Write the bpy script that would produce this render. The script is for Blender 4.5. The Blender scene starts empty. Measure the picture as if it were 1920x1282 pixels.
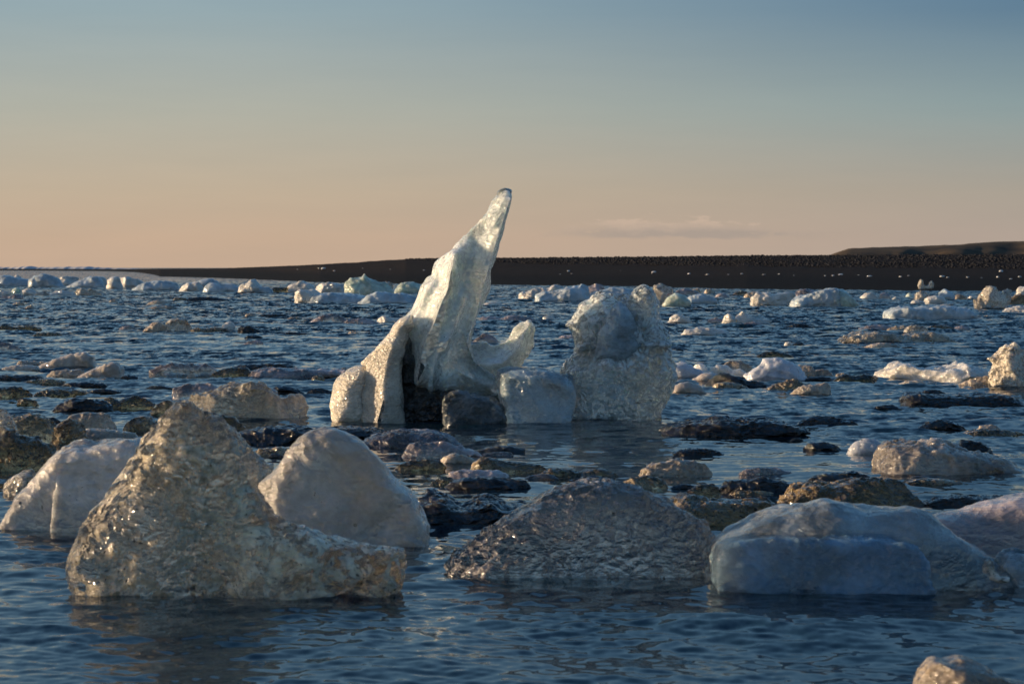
import bpy, math
import numpy as np

# ------------------------------------------------------------------ camera, sky, sun, exposure
sc = bpy.context.scene
F = 4533.0            # focal length in photo pixels (85 mm on a 36 mm wide frame, photo 1920 px wide)
HY = 502.0            # photo row of the sea horizon
H = 1.6               # camera height above the water
cam = bpy.data.cameras.new("camera")
cam_o = bpy.data.objects.new("camera", cam)
sc.collection.objects.link(cam_o)
sc.camera = cam_o
cam.lens = 85.0
cam.sensor_width = 36.0
cam.shift_y = -(641.0 - HY) / 1920.0
cam.clip_start = 0.1
cam.clip_end = 60000.0
cam_o.location = (0, 0, H)
cam_o.rotation_euler = (math.radians(90), 0, 0)
cam.dof.use_dof = True
cam.dof.focus_distance = 25.0
cam.dof.aperture_fstop = 7.1

SUN_EL = math.radians(7.0)
SUN_AZ = math.radians(-82.0)      # measured from +Y (view direction) towards +X: the sun is low on the left
sun = bpy.data.lights.new("sun", 'SUN')
sun.energy = 5.0
sun.angle = math.radians(0.6)
sun.color = (1.0, 0.74, 0.47)
sun_o = bpy.data.objects.new("sun", sun)
sc.collection.objects.link(sun_o)
from mathutils import Vector
sd = Vector((math.sin(SUN_AZ) * math.cos(SUN_EL), math.cos(SUN_AZ) * math.cos(SUN_EL), math.sin(SUN_EL)))
sun_o.rotation_euler = sd.to_track_quat('Z', 'Y').to_euler()

sc.view_settings.view_transform = 'Standard'
sc.view_settings.look = 'None'
sc.view_settings.exposure = 0.6
sc.view_settings.gamma = 1.0
sc.cycles.use_denoising = True
sc.cycles.max_bounces = 10
sc.cycles.transmission_bounces = 8
sc.cycles.glossy_bounces = 5
sc.cycles.transparent_max_bounces = 8
sc.cycles.caustics_refractive = True
sc.cycles.caustics_reflective = False
sc.cycles.sample_clamp_indirect = 8.0
sc.cycles.blur_glossy = 0.5


def lin(c):
    return tuple(((v / 255.0) / 12.92 if v / 255.0 <= 0.04045 else ((v / 255.0 + 0.055) / 1.055) ** 2.4) for v in c) + (1.0,)


class NT:
    """small helper for node trees"""
    def __init__(self, tree):
        self.t = tree
        for n in list(tree.nodes):
            tree.nodes.remove(n)

    def n(self, kind, **kw):
        nd = self.t.nodes.new(kind)
        ins = kw.pop('ins', {})
        for k, v in kw.items():
            setattr(nd, k, v)
        for k, v in ins.items():
            self.set(nd, k, v)
        return nd

    def set(self, nd, k, v):
        s = nd.inputs[k]
        if isinstance(v, bpy.types.NodeSocket):
            self.t.links.new(v, s)
        elif hasattr(v, 'outputs'):
            self.t.links.new(v.outputs[0], s)
        else:
            s.default_value = v

    def math(self, op, a, b=0.0, c=None, clamp=False):
        nd = self.n('ShaderNodeMath', operation=op, use_clamp=clamp)
        self.set(nd, 0, a)
        self.set(nd, 1, b)
        if c is not None:
            self.set(nd, 2, c)
        return nd.outputs[0]

    def ramp(self, fac, stops, interp='LINEAR'):
        nd = self.n('ShaderNodeValToRGB')
        cr = nd.color_ramp
        cr.interpolation = interp
        while len(cr.elements) > 1:
            cr.elements.remove(cr.elements[-1])
        cr.elements[0].position = stops[0][0]
        cr.elements[0].color = stops[0][1]
        for p, c in stops[1:]:
            e = cr.elements.new(p)
            e.color = c
        self.set(nd, 0, fac)
        return nd.outputs[0]

    def mix(self, fac, a, b, blend='MIX'):
        nd = self.n('ShaderNodeMix', data_type='RGBA', blend_type=blend)
        self.set(nd, 0, fac)
        self.set(nd, 6, a)
        self.set(nd, 7, b)
        return nd.outputs[2]

    def noise(self, vec, scale, detail=3.0, rough=0.55, dist=0.0):
        nd = self.n('ShaderNodeTexNoise', ins={'Scale': scale, 'Detail': detail, 'Roughness': rough, 'Distortion': dist})
        if vec is not None:
            self.set(nd, 'Vector', vec)
        return nd

    def mapping(self, vec, scale=(1, 1, 1), rot=(0, 0, 0), loc=(0, 0, 0)):
        nd = self.n('ShaderNodeMapping', ins={'Scale': scale, 'Rotation': rot, 'Location': loc})
        self.set(nd, 'Vector', vec)
        return nd.outputs[0]


world = bpy.data.worlds.new("World")
sc.world = world
world.use_nodes = True
W = NT(world.node_tree)
sky = W.n('ShaderNodeTexSky', sky_type='NISHITA')
sky.sun_disc = False
sky.sun_elevation = SUN_EL
sky.sun_rotation = SUN_AZ
sky.air_density = 1.2
sky.dust_density = 2.0
sky.ozone_density = 1.5
tc = W.n('ShaderNodeTexCoord')
sep = W.n('ShaderNodeSeparateXYZ', ins={0: tc.outputs['Generated']})
el = W.math('MULTIPLY', W.math('ARCSINE', sep.outputs[2]), 180 / math.pi)      # elevation, degrees
az = W.math('MULTIPLY', W.math('ARCTAN2', sep.outputs[0], sep.outputs[1]), 180 / math.pi)
t = W.math('DIVIDE', el, 90.0, clamp=True)
e = lambda d: d / 90.0
LEFT = [(0, (198, 171, 147)), (0.7, (198, 172, 147)), (1.8, (192, 175, 152)), (3.7, (175, 176, 164)), (6.1, (146, 167, 174)),
        (10, (120, 156, 180)), (18, (106, 150, 184)), (40, (60, 104, 150)), (90, (30, 62, 100))]
RIGHT = [(0, (178, 163, 151)), (0.7, (175, 161, 149)), (1.8, (165, 158, 146)), (3.7, (134, 155, 158)), (6.1, (82, 117, 144)),
         (10, (86, 126, 158)), (18, (88, 134, 172)), (40, (54, 98, 144)), (90, (28, 56, 92))]
rl = W.ramp(t, [(e(d), lin(c)) for d, c in LEFT])
rr = W.ramp(t, [(e(d), lin(c)) for d, c in RIGHT])
azf = W.n('ShaderNodeMapRange', interpolation_type='SMOOTHSTEP', ins={'Value': az, 'From Min': -9.0, 'From Max': 17.0})
grad = W.mix(azf.outputs[0], rl, rr)
# the sunward side of the dusk sky is brighter and warmer
sunside = W.n('ShaderNodeMapRange', interpolation_type='SMOOTHSTEP', ins={'Value': W.math('ABSOLUTE', W.math('ADD', az, 82.0)), 'From Min': 70.0, 'From Max': 0.0})
lowf = W.n('ShaderNodeMapRange', interpolation_type='SMOOTHSTEP', ins={'Value': el, 'From Min': 40.0, 'From Max': 0.0})
glow = W.math('MULTIPLY', sunside.outputs[0], lowf.outputs[0])
grad = W.mix(glow, grad, (1.25, 0.86, 0.50, 1))
grad = W.mix(1.0, grad, (0.715, 0.715, 0.725, 1), 'MULTIPLY')
strk = W.noise(W.n('ShaderNodeCombineXYZ', ins={0: W.math('MULTIPLY', az, 0.16), 1: W.math('MULTIPLY', el, 1.3), 2: 3.0}), 1.6, 5.0, 0.6).outputs[0]
grad = W.mix(1.0, grad, W.n('ShaderNodeCombineColor', ins={0: W.math('ADD', 0.955, W.math('MULTIPLY', strk, 0.10)), 1: W.math('ADD', 0.965, W.math('MULTIPLY', strk, 0.07)), 2: W.math('ADD', 0.975, W.math('MULTIPLY', strk, 0.05))}).outputs[0], 'MULTIPLY')
skyc = W.mix(1.0, sky, (0.063, 0.063, 0.063, 1), 'MULTIPLY')
base = W.mix(0.10, grad, skyc)
base = W.mix(W.n('ShaderNodeMapRange', ins={'Value': el, 'From Min': 0.0, 'From Max': -1.0}).outputs[0], base, (0.01, 0.02, 0.03, 1))
# a thin bank of cloud low over the beach
cv = W.n('ShaderNodeCombineXYZ', ins={0: az, 1: W.math('MULTIPLY', el, 3.4), 2: 0.0})
cn = W.noise(cv, 1.25, 5.0, 0.6).outputs[0]
topl = W.math('ADD', 0.93, W.math('MULTIPLY', W.math('SUBTRACT', cn, 0.5), 0.9))
basel = W.math('ADD', 0.72, W.math('MULTIPLY', W.math('SUBTRACT', W.noise(cv, 0.9, 2.0).outputs[0], 0.5), 0.35))
bump_az = W.math('SUBTRACT', 1.0, W.math('POWER', W.math('ABSOLUTE', W.math('DIVIDE', W.math('SUBTRACT', az, 3.6), 2.9)), 2.0), clamp=True)
thick = W.math('MULTIPLY', bump_az, 0.30)
up = W.n('ShaderNodeMapRange', interpolation_type='SMOOTHSTEP', ins={'Value': W.math('SUBTRACT', el, W.math('ADD', W.math('SUBTRACT', topl, 0.10), thick)), 'From Min': 0.05, 'From Max': -0.09})
dn = W.n('ShaderNodeMapRange', interpolation_type='SMOOTHSTEP', ins={'Value': W.math('SUBTRACT', el, basel), 'From Min': -0.06, 'From Max': 0.06})
azm = W.n('ShaderNodeMapRange', interpolation_type='SMOOTHSTEP', ins={'Value': W.math('ABSOLUTE', W.math('SUBTRACT', az, 4.2)), 'From Min': 4.2, 'From Max': 1.0})
cm = W.math('MULTIPLY', W.math('MULTIPLY', up.outputs[0], dn.outputs[0]), W.math('MULTIPLY', azm.outputs[0], 0.7))
litf = W.n('ShaderNodeMapRange', ins={'Value': W.math('ADD', el, W.math('MULTIPLY', W.math('SUBTRACT', cn, 0.5), 0.5)), 'From Min': 0.80, 'From Max': 1.12})
cloudc = W.mix(litf.outputs[0], lin((164, 152, 142)), lin((202, 178, 158)))
cloudc = W.mix(1.0, cloudc, (0.67, 0.67, 0.67, 1), 'MULTIPLY')
base = W.mix(cm, base, cloudc)
bg = W.n('ShaderNodeBackground', ins={'Color': base, 'Strength': 1.0})
W.n('ShaderNodeOutputWorld', ins={'Surface': bg})


# ------------------------------------------------------------------ helpers
def PX(u, v, Y):
    """photo pixel (u, v) at depth Y -> world x, z"""
    return (u - 960.0) / F * Y, H + (HY - v) / F * Y


def depth_of(v):
    return H * F / (v - HY)


def new_mesh(name, co, faces_flat, nper, mat=None, smooth=True):
    me = bpy.data.meshes.new(name)
    nv = len(co)
    nf = len(faces_flat) // nper
    me.vertices.add(nv)
    me.vertices.foreach_set('co', np.asarray(co, dtype=np.float32).ravel())
    me.loops.add(nf * nper)
    me.loops.foreach_set('vertex_index', np.asarray(faces_flat, dtype=np.int32))
    me.polygons.add(nf)
    me.polygons.foreach_set('loop_start', np.arange(0, nf * nper, nper, dtype=np.int32))
    me.polygons.foreach_set('loop_total', np.full(nf, nper, dtype=np.int32))
    if smooth:
        me.polygons.foreach_set('use_smooth', np.ones(nf, dtype=bool))
    me.update(calc_edges=True)
    me.validate()
    if mat:
        me.materials.append(mat)
    return me


def link(name, me, parent=None, loc=(0, 0, 0), **props):
    o = bpy.data.objects.new(name, me)
    o.location = loc
    sc.collection.objects.link(o)
    if parent:
        o.parent = parent
    for k, v in props.items():
        if v is not None:
            o[k] = v
    return o


def lat_noise(axes, scale, seed):
    """smooth value noise in -1..1 on the grid of the three axes; axes in metres, scale = feature size"""
    rng = np.random.default_rng(seed)
    mats, dims = [], []
    sc3 = scale if isinstance(scale, (tuple, list)) else (scale,) * 3
    for a, s in zip(axes, sc3):
        p = (a - a[0]) / s + rng.random()
        i = np.floor(p).astype(int)
        f = p - i
        w = f * f * f * (f * (f * 6 - 15) + 10)
        m = np.zeros((len(a), i.max() + 2), dtype=np.float32)
        m[np.arange(len(a)), i] = 1 - w
        m[np.arange(len(a)), i + 1] += w
        mats.append(m)
        dims.append(i.max() + 2)
    L = (rng.random(dims) * 2 - 1).astype(np.float32)
    t1 = np.tensordot(mats[0], L, (1, 0))
    t2 = np.tensordot(mats[1], t1, (1, 1))          # (ny, nx, c)
    t3 = np.tensordot(mats[2], t2, (1, 2))          # (nz, ny, nx)
    return np.transpose(t3, (2, 1, 0))


def poly_sdf(P, X, Z):
    """signed distance to polygon P (n,2), positive inside, on the grid X, Z"""
    d2 = np.full(X.shape, 1e9, dtype=np.float32)
    inside = np.zeros(X.shape, dtype=bool)
    n = len(P)
    for i in range(n):
        a, b = P[i], P[(i + 1) % n]
        ex, ez = b[0] - a[0], b[1] - a[1]
        L = ex * ex + ez * ez + 1e-12
        tt = np.clip(((X - a[0]) * ex + (Z - a[1]) * ez) / L, 0, 1)
        dx = X - a[0] - tt * ex
        dz = Z - a[1] - tt * ez
        d2 = np.minimum(d2, dx * dx + dz * dz)
        if abs(ez) > 1e-12:
            c = (a[1] > Z) != (b[1] > Z)
            inside ^= c & (X < ex * (Z - a[1]) / ez + a[0])
    return np.where(inside, np.sqrt(d2), -np.sqrt(d2))


def surface_nets(f, axes):
    """f<0 inside. returns vertices and quads"""
    nx, ny, nz = f.shape
    s = f < 0
    cs = np.zeros((nx - 1, ny - 1, nz - 1), dtype=np.uint8)
    offs = [(0, 0, 0), (1, 0, 0), (0, 1, 0), (1, 1, 0), (0, 0, 1), (1, 0, 1), (0, 1, 1), (1, 1, 1)]
    for (a, b, c) in offs:
        cs += s[a:nx - 1 + a, b:ny - 1 + b, c:nz - 1 + c]
    act = (cs > 0) & (cs < 8)
    I, J, K = np.nonzero(act)
    idx = np.full(act.shape, -1, dtype=np.int64)
    idx[I, J, K] = np.arange(len(I))
    vals = np.stack([f[I + a, J + b, K + c] for (a, b, c) in offs], 1)
    acc = np.zeros((len(I), 3))
    cnt = np.zeros(len(I))
    O = np.array(offs, dtype=float)
    for p in range(8):
        for q in range(p + 1, 8):
            if np.abs(O[p] - O[q]).sum() != 1:
                continue
            va, vb = vals[:, p], vals[:, q]
            m = (va < 0) != (vb < 0)
            tt = np.where(m, va / np.where(m, va - vb, 1), 0)
            acc += np.where(m[:, None], O[p] + (O[q] - O[p]) * tt[:, None], 0)
            cnt += m
    acc /= cnt[:, None]
    h = [ax[1] - ax[0] for ax in axes]
    V = np.stack([axes[0][0] + (I + acc[:, 0]) * h[0], axes[1][0] + (J + acc[:, 1]) * h[1], axes[2][0] + (K + acc[:, 2]) * h[2]], 1)
    Q = []
    for ax in range(3):
        sl0 = [slice(None)] * 3
        sl1 = [slice(None)] * 3
        sl0[ax] = slice(0, -1)
        sl1[ax] = slice(1, None)
        a, b = s[tuple(sl0)], s[tuple(sl1)]
        A = np.array(np.nonzero(a != b)).T
        o1, o2 = [(1, 2), (2, 0), (0, 1)][ax]
        ok = (A[:, o1] > 0) & (A[:, o2] > 0) & (A[:, o1] < f.shape[o1] - 1) & (A[:, o2] < f.shape[o2] - 1)
        A = A[ok]
        ins = a[tuple(A.T)]

        def cell(d1, d2):
            B = A.copy()
            B[:, o1] -= d1
            B[:, o2] -= d2
            return idx[tuple(B.T)]
        q = np.stack([cell(1, 1), cell(0, 1), cell(0, 0), cell(1, 0)], 1)
        q[~ins] = q[~ins][:, ::-1]
        Q.append(q)
    Q = np.concatenate(Q)
    Q = Q[(Q >= 0).all(1)]
    return V, Q


def hash3(i, j, k, seed):
    h = (i * 73856093) ^ (j * 19349663) ^ (k * 83492791) ^ (seed * 2654435761)
    h = (h ^ (h >> 13)) * 1274126177
    h = h & 0x7fffffff
    return ((h * 1103515245 + 12345) & 0x7fffffff)


def worley(P, seed=0):
    """F1 distance for points P (already scaled)"""
    base = np.floor(P).astype(np.int64)
    best = np.full(len(P), 9.0)
    for a in (-1, 0, 1):
        for b in (-1, 0, 1):
            for c in (-1, 0, 1):
                i, j, k = base[:, 0] + a, base[:, 1] + b, base[:, 2] + c
                h = hash3(i, j, k, seed)
                fx = (h & 1023) / 1023.0
                fy = ((h >> 10) & 1023) / 1023.0
                fz = ((h >> 20) & 1023) / 1023.0
                d = (P[:, 0] - i - fx) ** 2 + (P[:, 1] - j - fy) ** 2 + (P[:, 2] - k - fz) ** 2
                best = np.minimum(best, d)
    return np.sqrt(best)


def vert_normals(V, Q):
    d1 = V[Q[:, 2]] - V[Q[:, 0]]
    d2 = V[Q[:, 3]] - V[Q[:, 1]]
    fn = np.cross(d1, d2)
    N = np.zeros_like(V)
    for k in range(4):
        np.add.at(N, Q[:, k], fn)
    return N / (np.linalg.norm(N, axis=1)[:, None] + 1e-12)


def chaikin(P, n=1):
    P = np.asarray(P, dtype=float)
    for _ in range(n):
        N = np.roll(P, -1, 0)
        P = np.stack([P * 0.86 + N * 0.14, P * 0.14 + N * 0.86], 1).reshape(-1, 2)
    return P


_seed = [100]


def ice_mesh(name, pts, mat, base=None, Y=None, T=None, R=None, res=None, noise=None, smooth=1, closed=False,
             relief=(), facets=0, scallop=None, lean=0.0, seed=None, dip=None, maxcells=150, origin=None, sq=2.0, cuts=()):
    """pts: outline in photo pixels (the part above water); base: photo row of the front waterline.
    T: half thickness in metres, R: rounding of the edge in metres, lean: metres of y shift per metre of height"""
    if seed is None:
        _seed[0] += 1
        seed = _seed[0]
    rng = np.random.default_rng(seed)
    pts = np.asarray(pts, dtype=float)
    if base is None:
        base = pts[:, 1].max()
    wpx = np.ptp(pts[:, 0])
    hpx = np.ptp(pts[:, 1])
    D = depth_of(base)
    s = D / F
    wm, hm = wpx * s, hpx * s
    if T is None:
        T = min(0.30 * wm, max(0.55 * hm, 0.16 * wm) * 1.3)
    if Y is None:
        Y = D + T * 0.75
    if not closed:
        ex = max(0.10 * wpx, 5)
        tail = [(pts[-1, 0] - 0.05 * wpx, base + ex), (pts[0, 0] + 0.05 * wpx, base + ex)]
        pts = np.vstack([pts, tail])
    P = chaikin(pts, smooth) if smooth else pts
    Wx, Wz = PX(P[:, 0], P[:, 1], Y)
    P = np.stack([Wx, Wz], 1)
    if dip is None:
        dip = 0.10 + 0.12 * hm
    wm, hm = np.ptp(P[:, 0]), np.ptp(P[:, 1])
    if R is None:
        R = min(0.5 * min(hm, wm), T)
    if res is None:
        res = max(1.1 * Y / 2418.0, wm / maxcells)
    if noise is None:
        k = min(hm, wm)
        noise = [(0.07 * k, 0.45 * k), (0.045 * k, 0.16 * k), (0.022 * k, 0.07 * k)]
    pad = 3 * res + sum(a for a, _ in noise)
    z0 = max(P[:, 1].min(), -dip)
    xs = np.arange(P[:, 0].min() - pad, P[:, 0].max() + pad, res)
    tlean = abs(lean) * hm
    ys = np.arange(-T - pad - tlean, T + pad + tlean, res)
    zs = np.arange(z0 - 3 * res, P[:, 1].max() + pad, res)
    X, Z = np.meshgrid(xs, zs, indexing='ij')
    S = poly_sdf(P, X, Z)
    TF = np.full(X.shape, T, dtype=np.float32)
    TB = TF.copy()
    for rel in relief:
        pl, wpx_, hgt = rel[:3]
        q = np.array(pl, dtype=float)
        qx, qz = PX(q[:, 0], q[:, 1], Y)
        d2 = np.full(X.shape, 1e9)
        side = np.zeros(X.shape)
        for i in range(len(q) - 1):
            exx, ezz = qx[i + 1] - qx[i], qz[i + 1] - qz[i]
            L = exx ** 2 + ezz ** 2
            tt = np.clip(((X - qx[i]) * exx + (Z - qz[i]) * ezz) / L, 0, 1)
            dd = (X - qx[i] - tt * exx) ** 2 + (Z - qz[i] - tt * ezz) ** 2
            m = dd < d2
            d2[m] = dd[m]
            side[m] = (exx * (Z - qz[i]) - ezz * (X - qx[i]))[m]
        w = wpx_ * Y / F
        g = np.exp(-d2 / (w * w))
        if len(rel) > 3 and rel[3] == 2:      # a sharp crest
            g = np.exp(-np.sqrt(d2) / w)
        elif len(rel) > 3:      # a step: full height on the left of the stroke, falling off sharply on the right
            g = np.where(side > 0, np.exp(-np.sqrt(d2) / w), np.exp(-d2 / (0.15 * w) ** 2))
        TF = TF + hgt * g
    a = np.clip((R - S) / R, 0, None)[:, None, :]
    yy = ys[None, :, None]
    yc = (lean * Z)[:, None, :]
    yr = yy - yc
    Th = np.where(yr < 0, TF[:, None, :], TB[:, None, :])
    core = np.clip(Th - R, 0.0, None)
    b = np.clip(np.abs(yr) - core, 0, None) / np.maximum(Th - core, 1e-3)
    f = ((a ** sq + b ** sq) ** (1.0 / sq) - 1.0) * min(R, T)
    f = f.astype(np.float32)
    axes = (xs, ys, zs)
    for n_, (amp, scl) in enumerate(noise):
        if scl is not None and amp and (scl if not isinstance(scl, tuple) else min(scl)) > 1.5 * res:
            f += amp * lat_noise(axes, scl, seed * 7 + n_)
    G = None
    for _ in range(facets):
        th = rng.uniform(-1.2, 1.2) - math.pi / 2
        ph = rng.uniform(0.0, 1.0)
        nrm = np.array([math.cos(th) * math.cos(ph), math.sin(th) * math.cos(ph), math.sin(ph)])
        ext = np.array([0.5 * wm, T, 0.5 * hm])
        sup = np.linalg.norm(nrm * ext)
        c = np.array([xs.mean(), 0, max(0, z0) + 0.45 * hm])
        off = sup * rng.uniform(0.55, 0.85)
        g = (xs[:, None, None] - c[0]) * nrm[0] + (yr - c[1]) * nrm[1] + (zs[None, None, :] - c[2]) * nrm[2] - off
        f = np.maximum(f, g.astype(np.float32))
    for (u, v, yo, nrm) in cuts:
        cx, cz = PX(u, v, Y)
        nrm = np.array(nrm, dtype=float)
        nrm /= np.linalg.norm(nrm)
        g = (xs[:, None, None] - cx) * nrm[0] + (yr - yo) * nrm[1] + (zs[None, None, :] - cz) * nrm[2]
        f = np.maximum(f, g.astype(np.float32))
    f = np.maximum(f, (z0 - zs)[None, None, :].astype(np.float32))
    V, Q = surface_nets(f, axes)
    if len(Q) == 0:
        raise RuntimeError('empty ice ' + name + str(pts[:2]))
    for sg in (scallop or ()):
        size, depth = sg[0], sg[1]
        st = sg[2] if len(sg) > 2 else (1.0, 1.0, 1.6)
        N = vert_normals(V, Q)
        P3 = V / size * np.array(st)
        wv = np.stack([np.sin(P3[:, 1] * 1.3 + P3[:, 2] * 0.9 + 1), np.sin(P3[:, 0] * 1.1 + 2), np.sin(P3[:, 0] * 0.8 + P3[:, 1])], 1) * 0.45
        w1 = worley(P3 + wv, seed)
        k = 2 * math.pi / (max(wm, hm) * 0.6)
        md = np.sin(V[:, 0] * k + seed) + np.sin(V[:, 2] * k * 1.3 + 2.1 * seed + 1.5 * np.sin(V[:, 0] * k * 0.7)) + 0.6 * np.sin((V[:, 0] + V[:, 1]) * k * 2.1 + seed)
        md = np.clip(0.75 + 0.35 * md, 0.15, 1.6)
        V = V + N * ((w1 ** 2 - 0.35) * depth * md)[:, None]
    ox, oy = (float(V[:, 0].mean()), 0.0) if origin is None else (origin[0], origin[1] - Y)
    V = V - np.array([ox, oy, 0])
    me = new_mesh(name, V, Q.ravel(), 4, mat)
    return me, (ox, Y + oy, 0.0)


def ice(name, pts, mat, label, cat='ice chunk', group=None, parent=None, **kw):
    me, loc = ice_mesh(name, pts, mat, **kw)
    if parent is not None:
        o = link(name, me, parent, tuple(Vector(loc) - parent.location))
        if label:
            o['label'] = label
        return o
    return link(name, me, None, loc, label=label, category=cat, group=group)

# ------------------------------------------------------------------ materials
def make_ice(name, color, sss=0.8, radius=0.12, trans=0.25, rough=0.12, bump=0.5, cell=14.0, fine=60.0, tint=None,
             dirt=0.0, dirt_col=(0.02, 0.017, 0.012), mott=0.35, dark=0.5, stretch=1.6, frost=0.0, glint=0.9, gcell=85.0, win=0.0, coat_ior=1.5, specks=False, clm=(0.38, 0.64)):
    """translucent ice: scattering body + clear refracting part, scalloped surface bump, cloudy patches, sediment"""
    m = bpy.data.materials.new(name)
    m.use_nodes = True
    t = NT(m.node_tree)
    tc = t.n('ShaderNodeTexCoord')
    info = t.n('ShaderNodeObjectInfo')
    off = t.n('ShaderNodeVectorMath', operation='SCALE', ins={0: (7.3, 3.1, 5.7), 'Scale': t.math('MULTIPLY', info.outputs['Random'], 20.0)})
    vec = t.n('ShaderNodeVectorMath', operation='ADD', ins={0: tc.outputs['Object'], 1: off.outputs[0]}).outputs[0]
    warp = t.noise(vec, 2.2, 2.0)
    vw = t.n('ShaderNodeVectorMath', operation='MULTIPLY_ADD', ins={0: warp.outputs['Color'], 1: (0.22, 0.22, 0.22), 2: vec}).outputs[0]
    vs = t.mapping(vw, (1, 1, stretch))
    vor = t.n('ShaderNodeTexVoronoi', feature='F1', ins={'Scale': cell, 'Vector': vs})
    d2 = t.math('POWER', vor.outputs['Distance'], 2.0)
    vor2 = t.n('ShaderNodeTexVoronoi', feature='F1', ins={'Scale': cell * 2.3, 'Vector': vs})
    d3 = t.math('POWER', vor2.outputs['Distance'], 2.0)
    fn = t.noise(vw, fine, 4.0, 0.6)
    hsum = t.math('ADD', t.math('MULTIPLY', d2, 1.0), t.math('MULTIPLY', d3, 0.35))
    hsum = t.math('ADD', hsum, t.math('MULTIPLY', fn.outputs[0], 0.35))
    bmp = t.n('ShaderNodeBump', ins={'Strength': bump, 'Distance': 0.45 / cell, 'Height': hsum})
    # cloudy zones inside the ice: bubbles
    cl = t.noise(vec, 1.7, 4.0, 0.6, 0.6)
    clm = t.n('ShaderNodeMapRange', ins={'Value': cl.outputs[0], 'From Min': clm[0], 'From Max': clm[1]}).outputs[0]
    fine2 = t.noise(vw, 26.0, 3.0, 0.65)
    dk = tuple(c * dark for c in color)
    col = t.mix(t.math('MULTIPLY', clm, 1.0), tuple(dk) + (1,), tuple(color) + (1,))
    col = t.mix(t.math('MULTIPLY', t.math('SUBTRACT', 1.0, t.n('ShaderNodeMapRange', ins={'Value': fine2.outputs[0], 'From Min': 0.35, 'From Max': 0.6}).outputs[0]), mott),
                col, tuple(c * 0.35 for c in color) + (1,))
    # sediment in streaks and specks
    sn = t.noise(t.mapping(vw, (1.0, 1.0, 0.55), (0.3, 0.5, 0.2)), 5.0, 6.0, 0.72, 0.8)
    lo = 0.74 - 0.5 * dirt
    sm = t.n('ShaderNodeMapRange', ins={'Value': sn.outputs[0], 'From Min': lo, 'From Max': lo + 0.09}).outputs[0]
    sp = t.noise(vw, 38.0, 2.0, 0.5)
    spm = t.n('ShaderNodeMapRange', ins={'Value': sp.outputs[0], 'From Min': 0.74 - 0.28 * dirt, 'From Max': 0.78 - 0.28 * dirt}).outputs[0]
    dm = t.math('MAXIMUM', sm, spm) if dirt > 0 else 0.0
    if dirt > 0:
        col = t.mix(t.math('MULTIPLY', dm, 0.92), col, tuple(dirt_col) + (1,))
    if specks:      # single grains of black sand frozen into the surface
        sv = t.n('ShaderNodeTexVoronoi', feature='F1', ins={'Scale': 9.0, 'Vector': vec})
        spd = t.n('ShaderNodeMapRange', ins={'Value': sv.outputs['Distance'], 'From Min': 0.13, 'From Max': 0.09}).outputs[0]
        sel = t.math('GREATER_THAN', t.n('ShaderNodeSeparateColor', ins={0: sv.outputs['Color']}).outputs[0], 0.62)
        col = t.mix(t.math('MULTIPLY', spd, sel), col, (0.01, 0.009, 0.008, 1))
    p = t.n('ShaderNodeBsdfPrincipled', ins={'Base Color': col, 'Roughness': t.math('ADD', rough, t.math('MULTIPLY', fn.outputs[0], 0.12)),
                                             'IOR': 1.31, 'Normal': bmp})
    p.subsurface_method = 'RANDOM_WALK'
    p.inputs['Subsurface Weight'].default_value = sss
    p.inputs['Subsurface Radius'].default_value = (1.0, 1.05, 1.0)
    p.inputs['Subsurface Scale'].default_value = radius
    p.inputs['Specular IOR Level'].default_value = 0.8
    p.inputs['Coat Weight'].default_value = 1.0
    p.inputs['Coat Roughness'].default_value = 0.07
    p.inputs['Coat IOR'].default_value = coat_ior
    # crystal facets of the melting surface: small planes turned at random, each a possible glint
    gv = t.n('ShaderNodeTexVoronoi', feature='F1', ins={'Scale': gcell, 'Vector': vw})
    gn = t.n('ShaderNodeVectorMath', operation='SUBTRACT', ins={0: gv.outputs['Color'], 1: (0.5, 0.5, 0.5)})
    gn = t.n('ShaderNodeVectorMath', operation='SCALE', ins={0: gn.outputs[0], 'Scale': glint * 2.2})
    gn = t.n('ShaderNodeVectorMath', operation='ADD', ins={0: bmp.outputs[0], 1: gn.outputs[0]})
    gn = t.n('ShaderNodeVectorMath', operation='NORMALIZE', ins={0: gn.outputs[0]})
    t.set(p, 'Coat Normal', gn.outputs[0])
    out = p.outputs[0]
    if trans > 0:
        g = t.n('ShaderNodeBsdfPrincipled', ins={'Base Color': (tint or (0.86, 0.93, 0.94)) + (1,), 'Roughness': rough * 0.6, 'IOR': 1.31, 'Normal': bmp})
        g.inputs['Transmission Weight'].default_value = 1.0
        tf = t.math('MULTIPLY', t.math('SUBTRACT', 1.25, clm), trans, clamp=True)
        if win > 0:      # clear windows among the bubbly ice
            wn = t.noise(vw, 17.0, 3.0, 0.6, 0.4)
            wm = t.n('ShaderNodeMapRange', ins={'Value': wn.outputs[0], 'From Min': 0.46, 'From Max': 0.55, 'To Min': -win, 'To Max': win}).outputs[0]
            tf = t.math('ADD', tf, wm, clamp=True)
        if dirt > 0:
            tf = t.math('MULTIPLY', tf, t.math('SUBTRACT', 1.0, dm))
        mx = t.n('ShaderNodeMixShader', ins={0: tf, 1: out, 2: g.outputs[0]})
        out = mx.outputs[0]
    t.n('ShaderNodeOutputMaterial', ins={'Surface': out})
    return m


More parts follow.
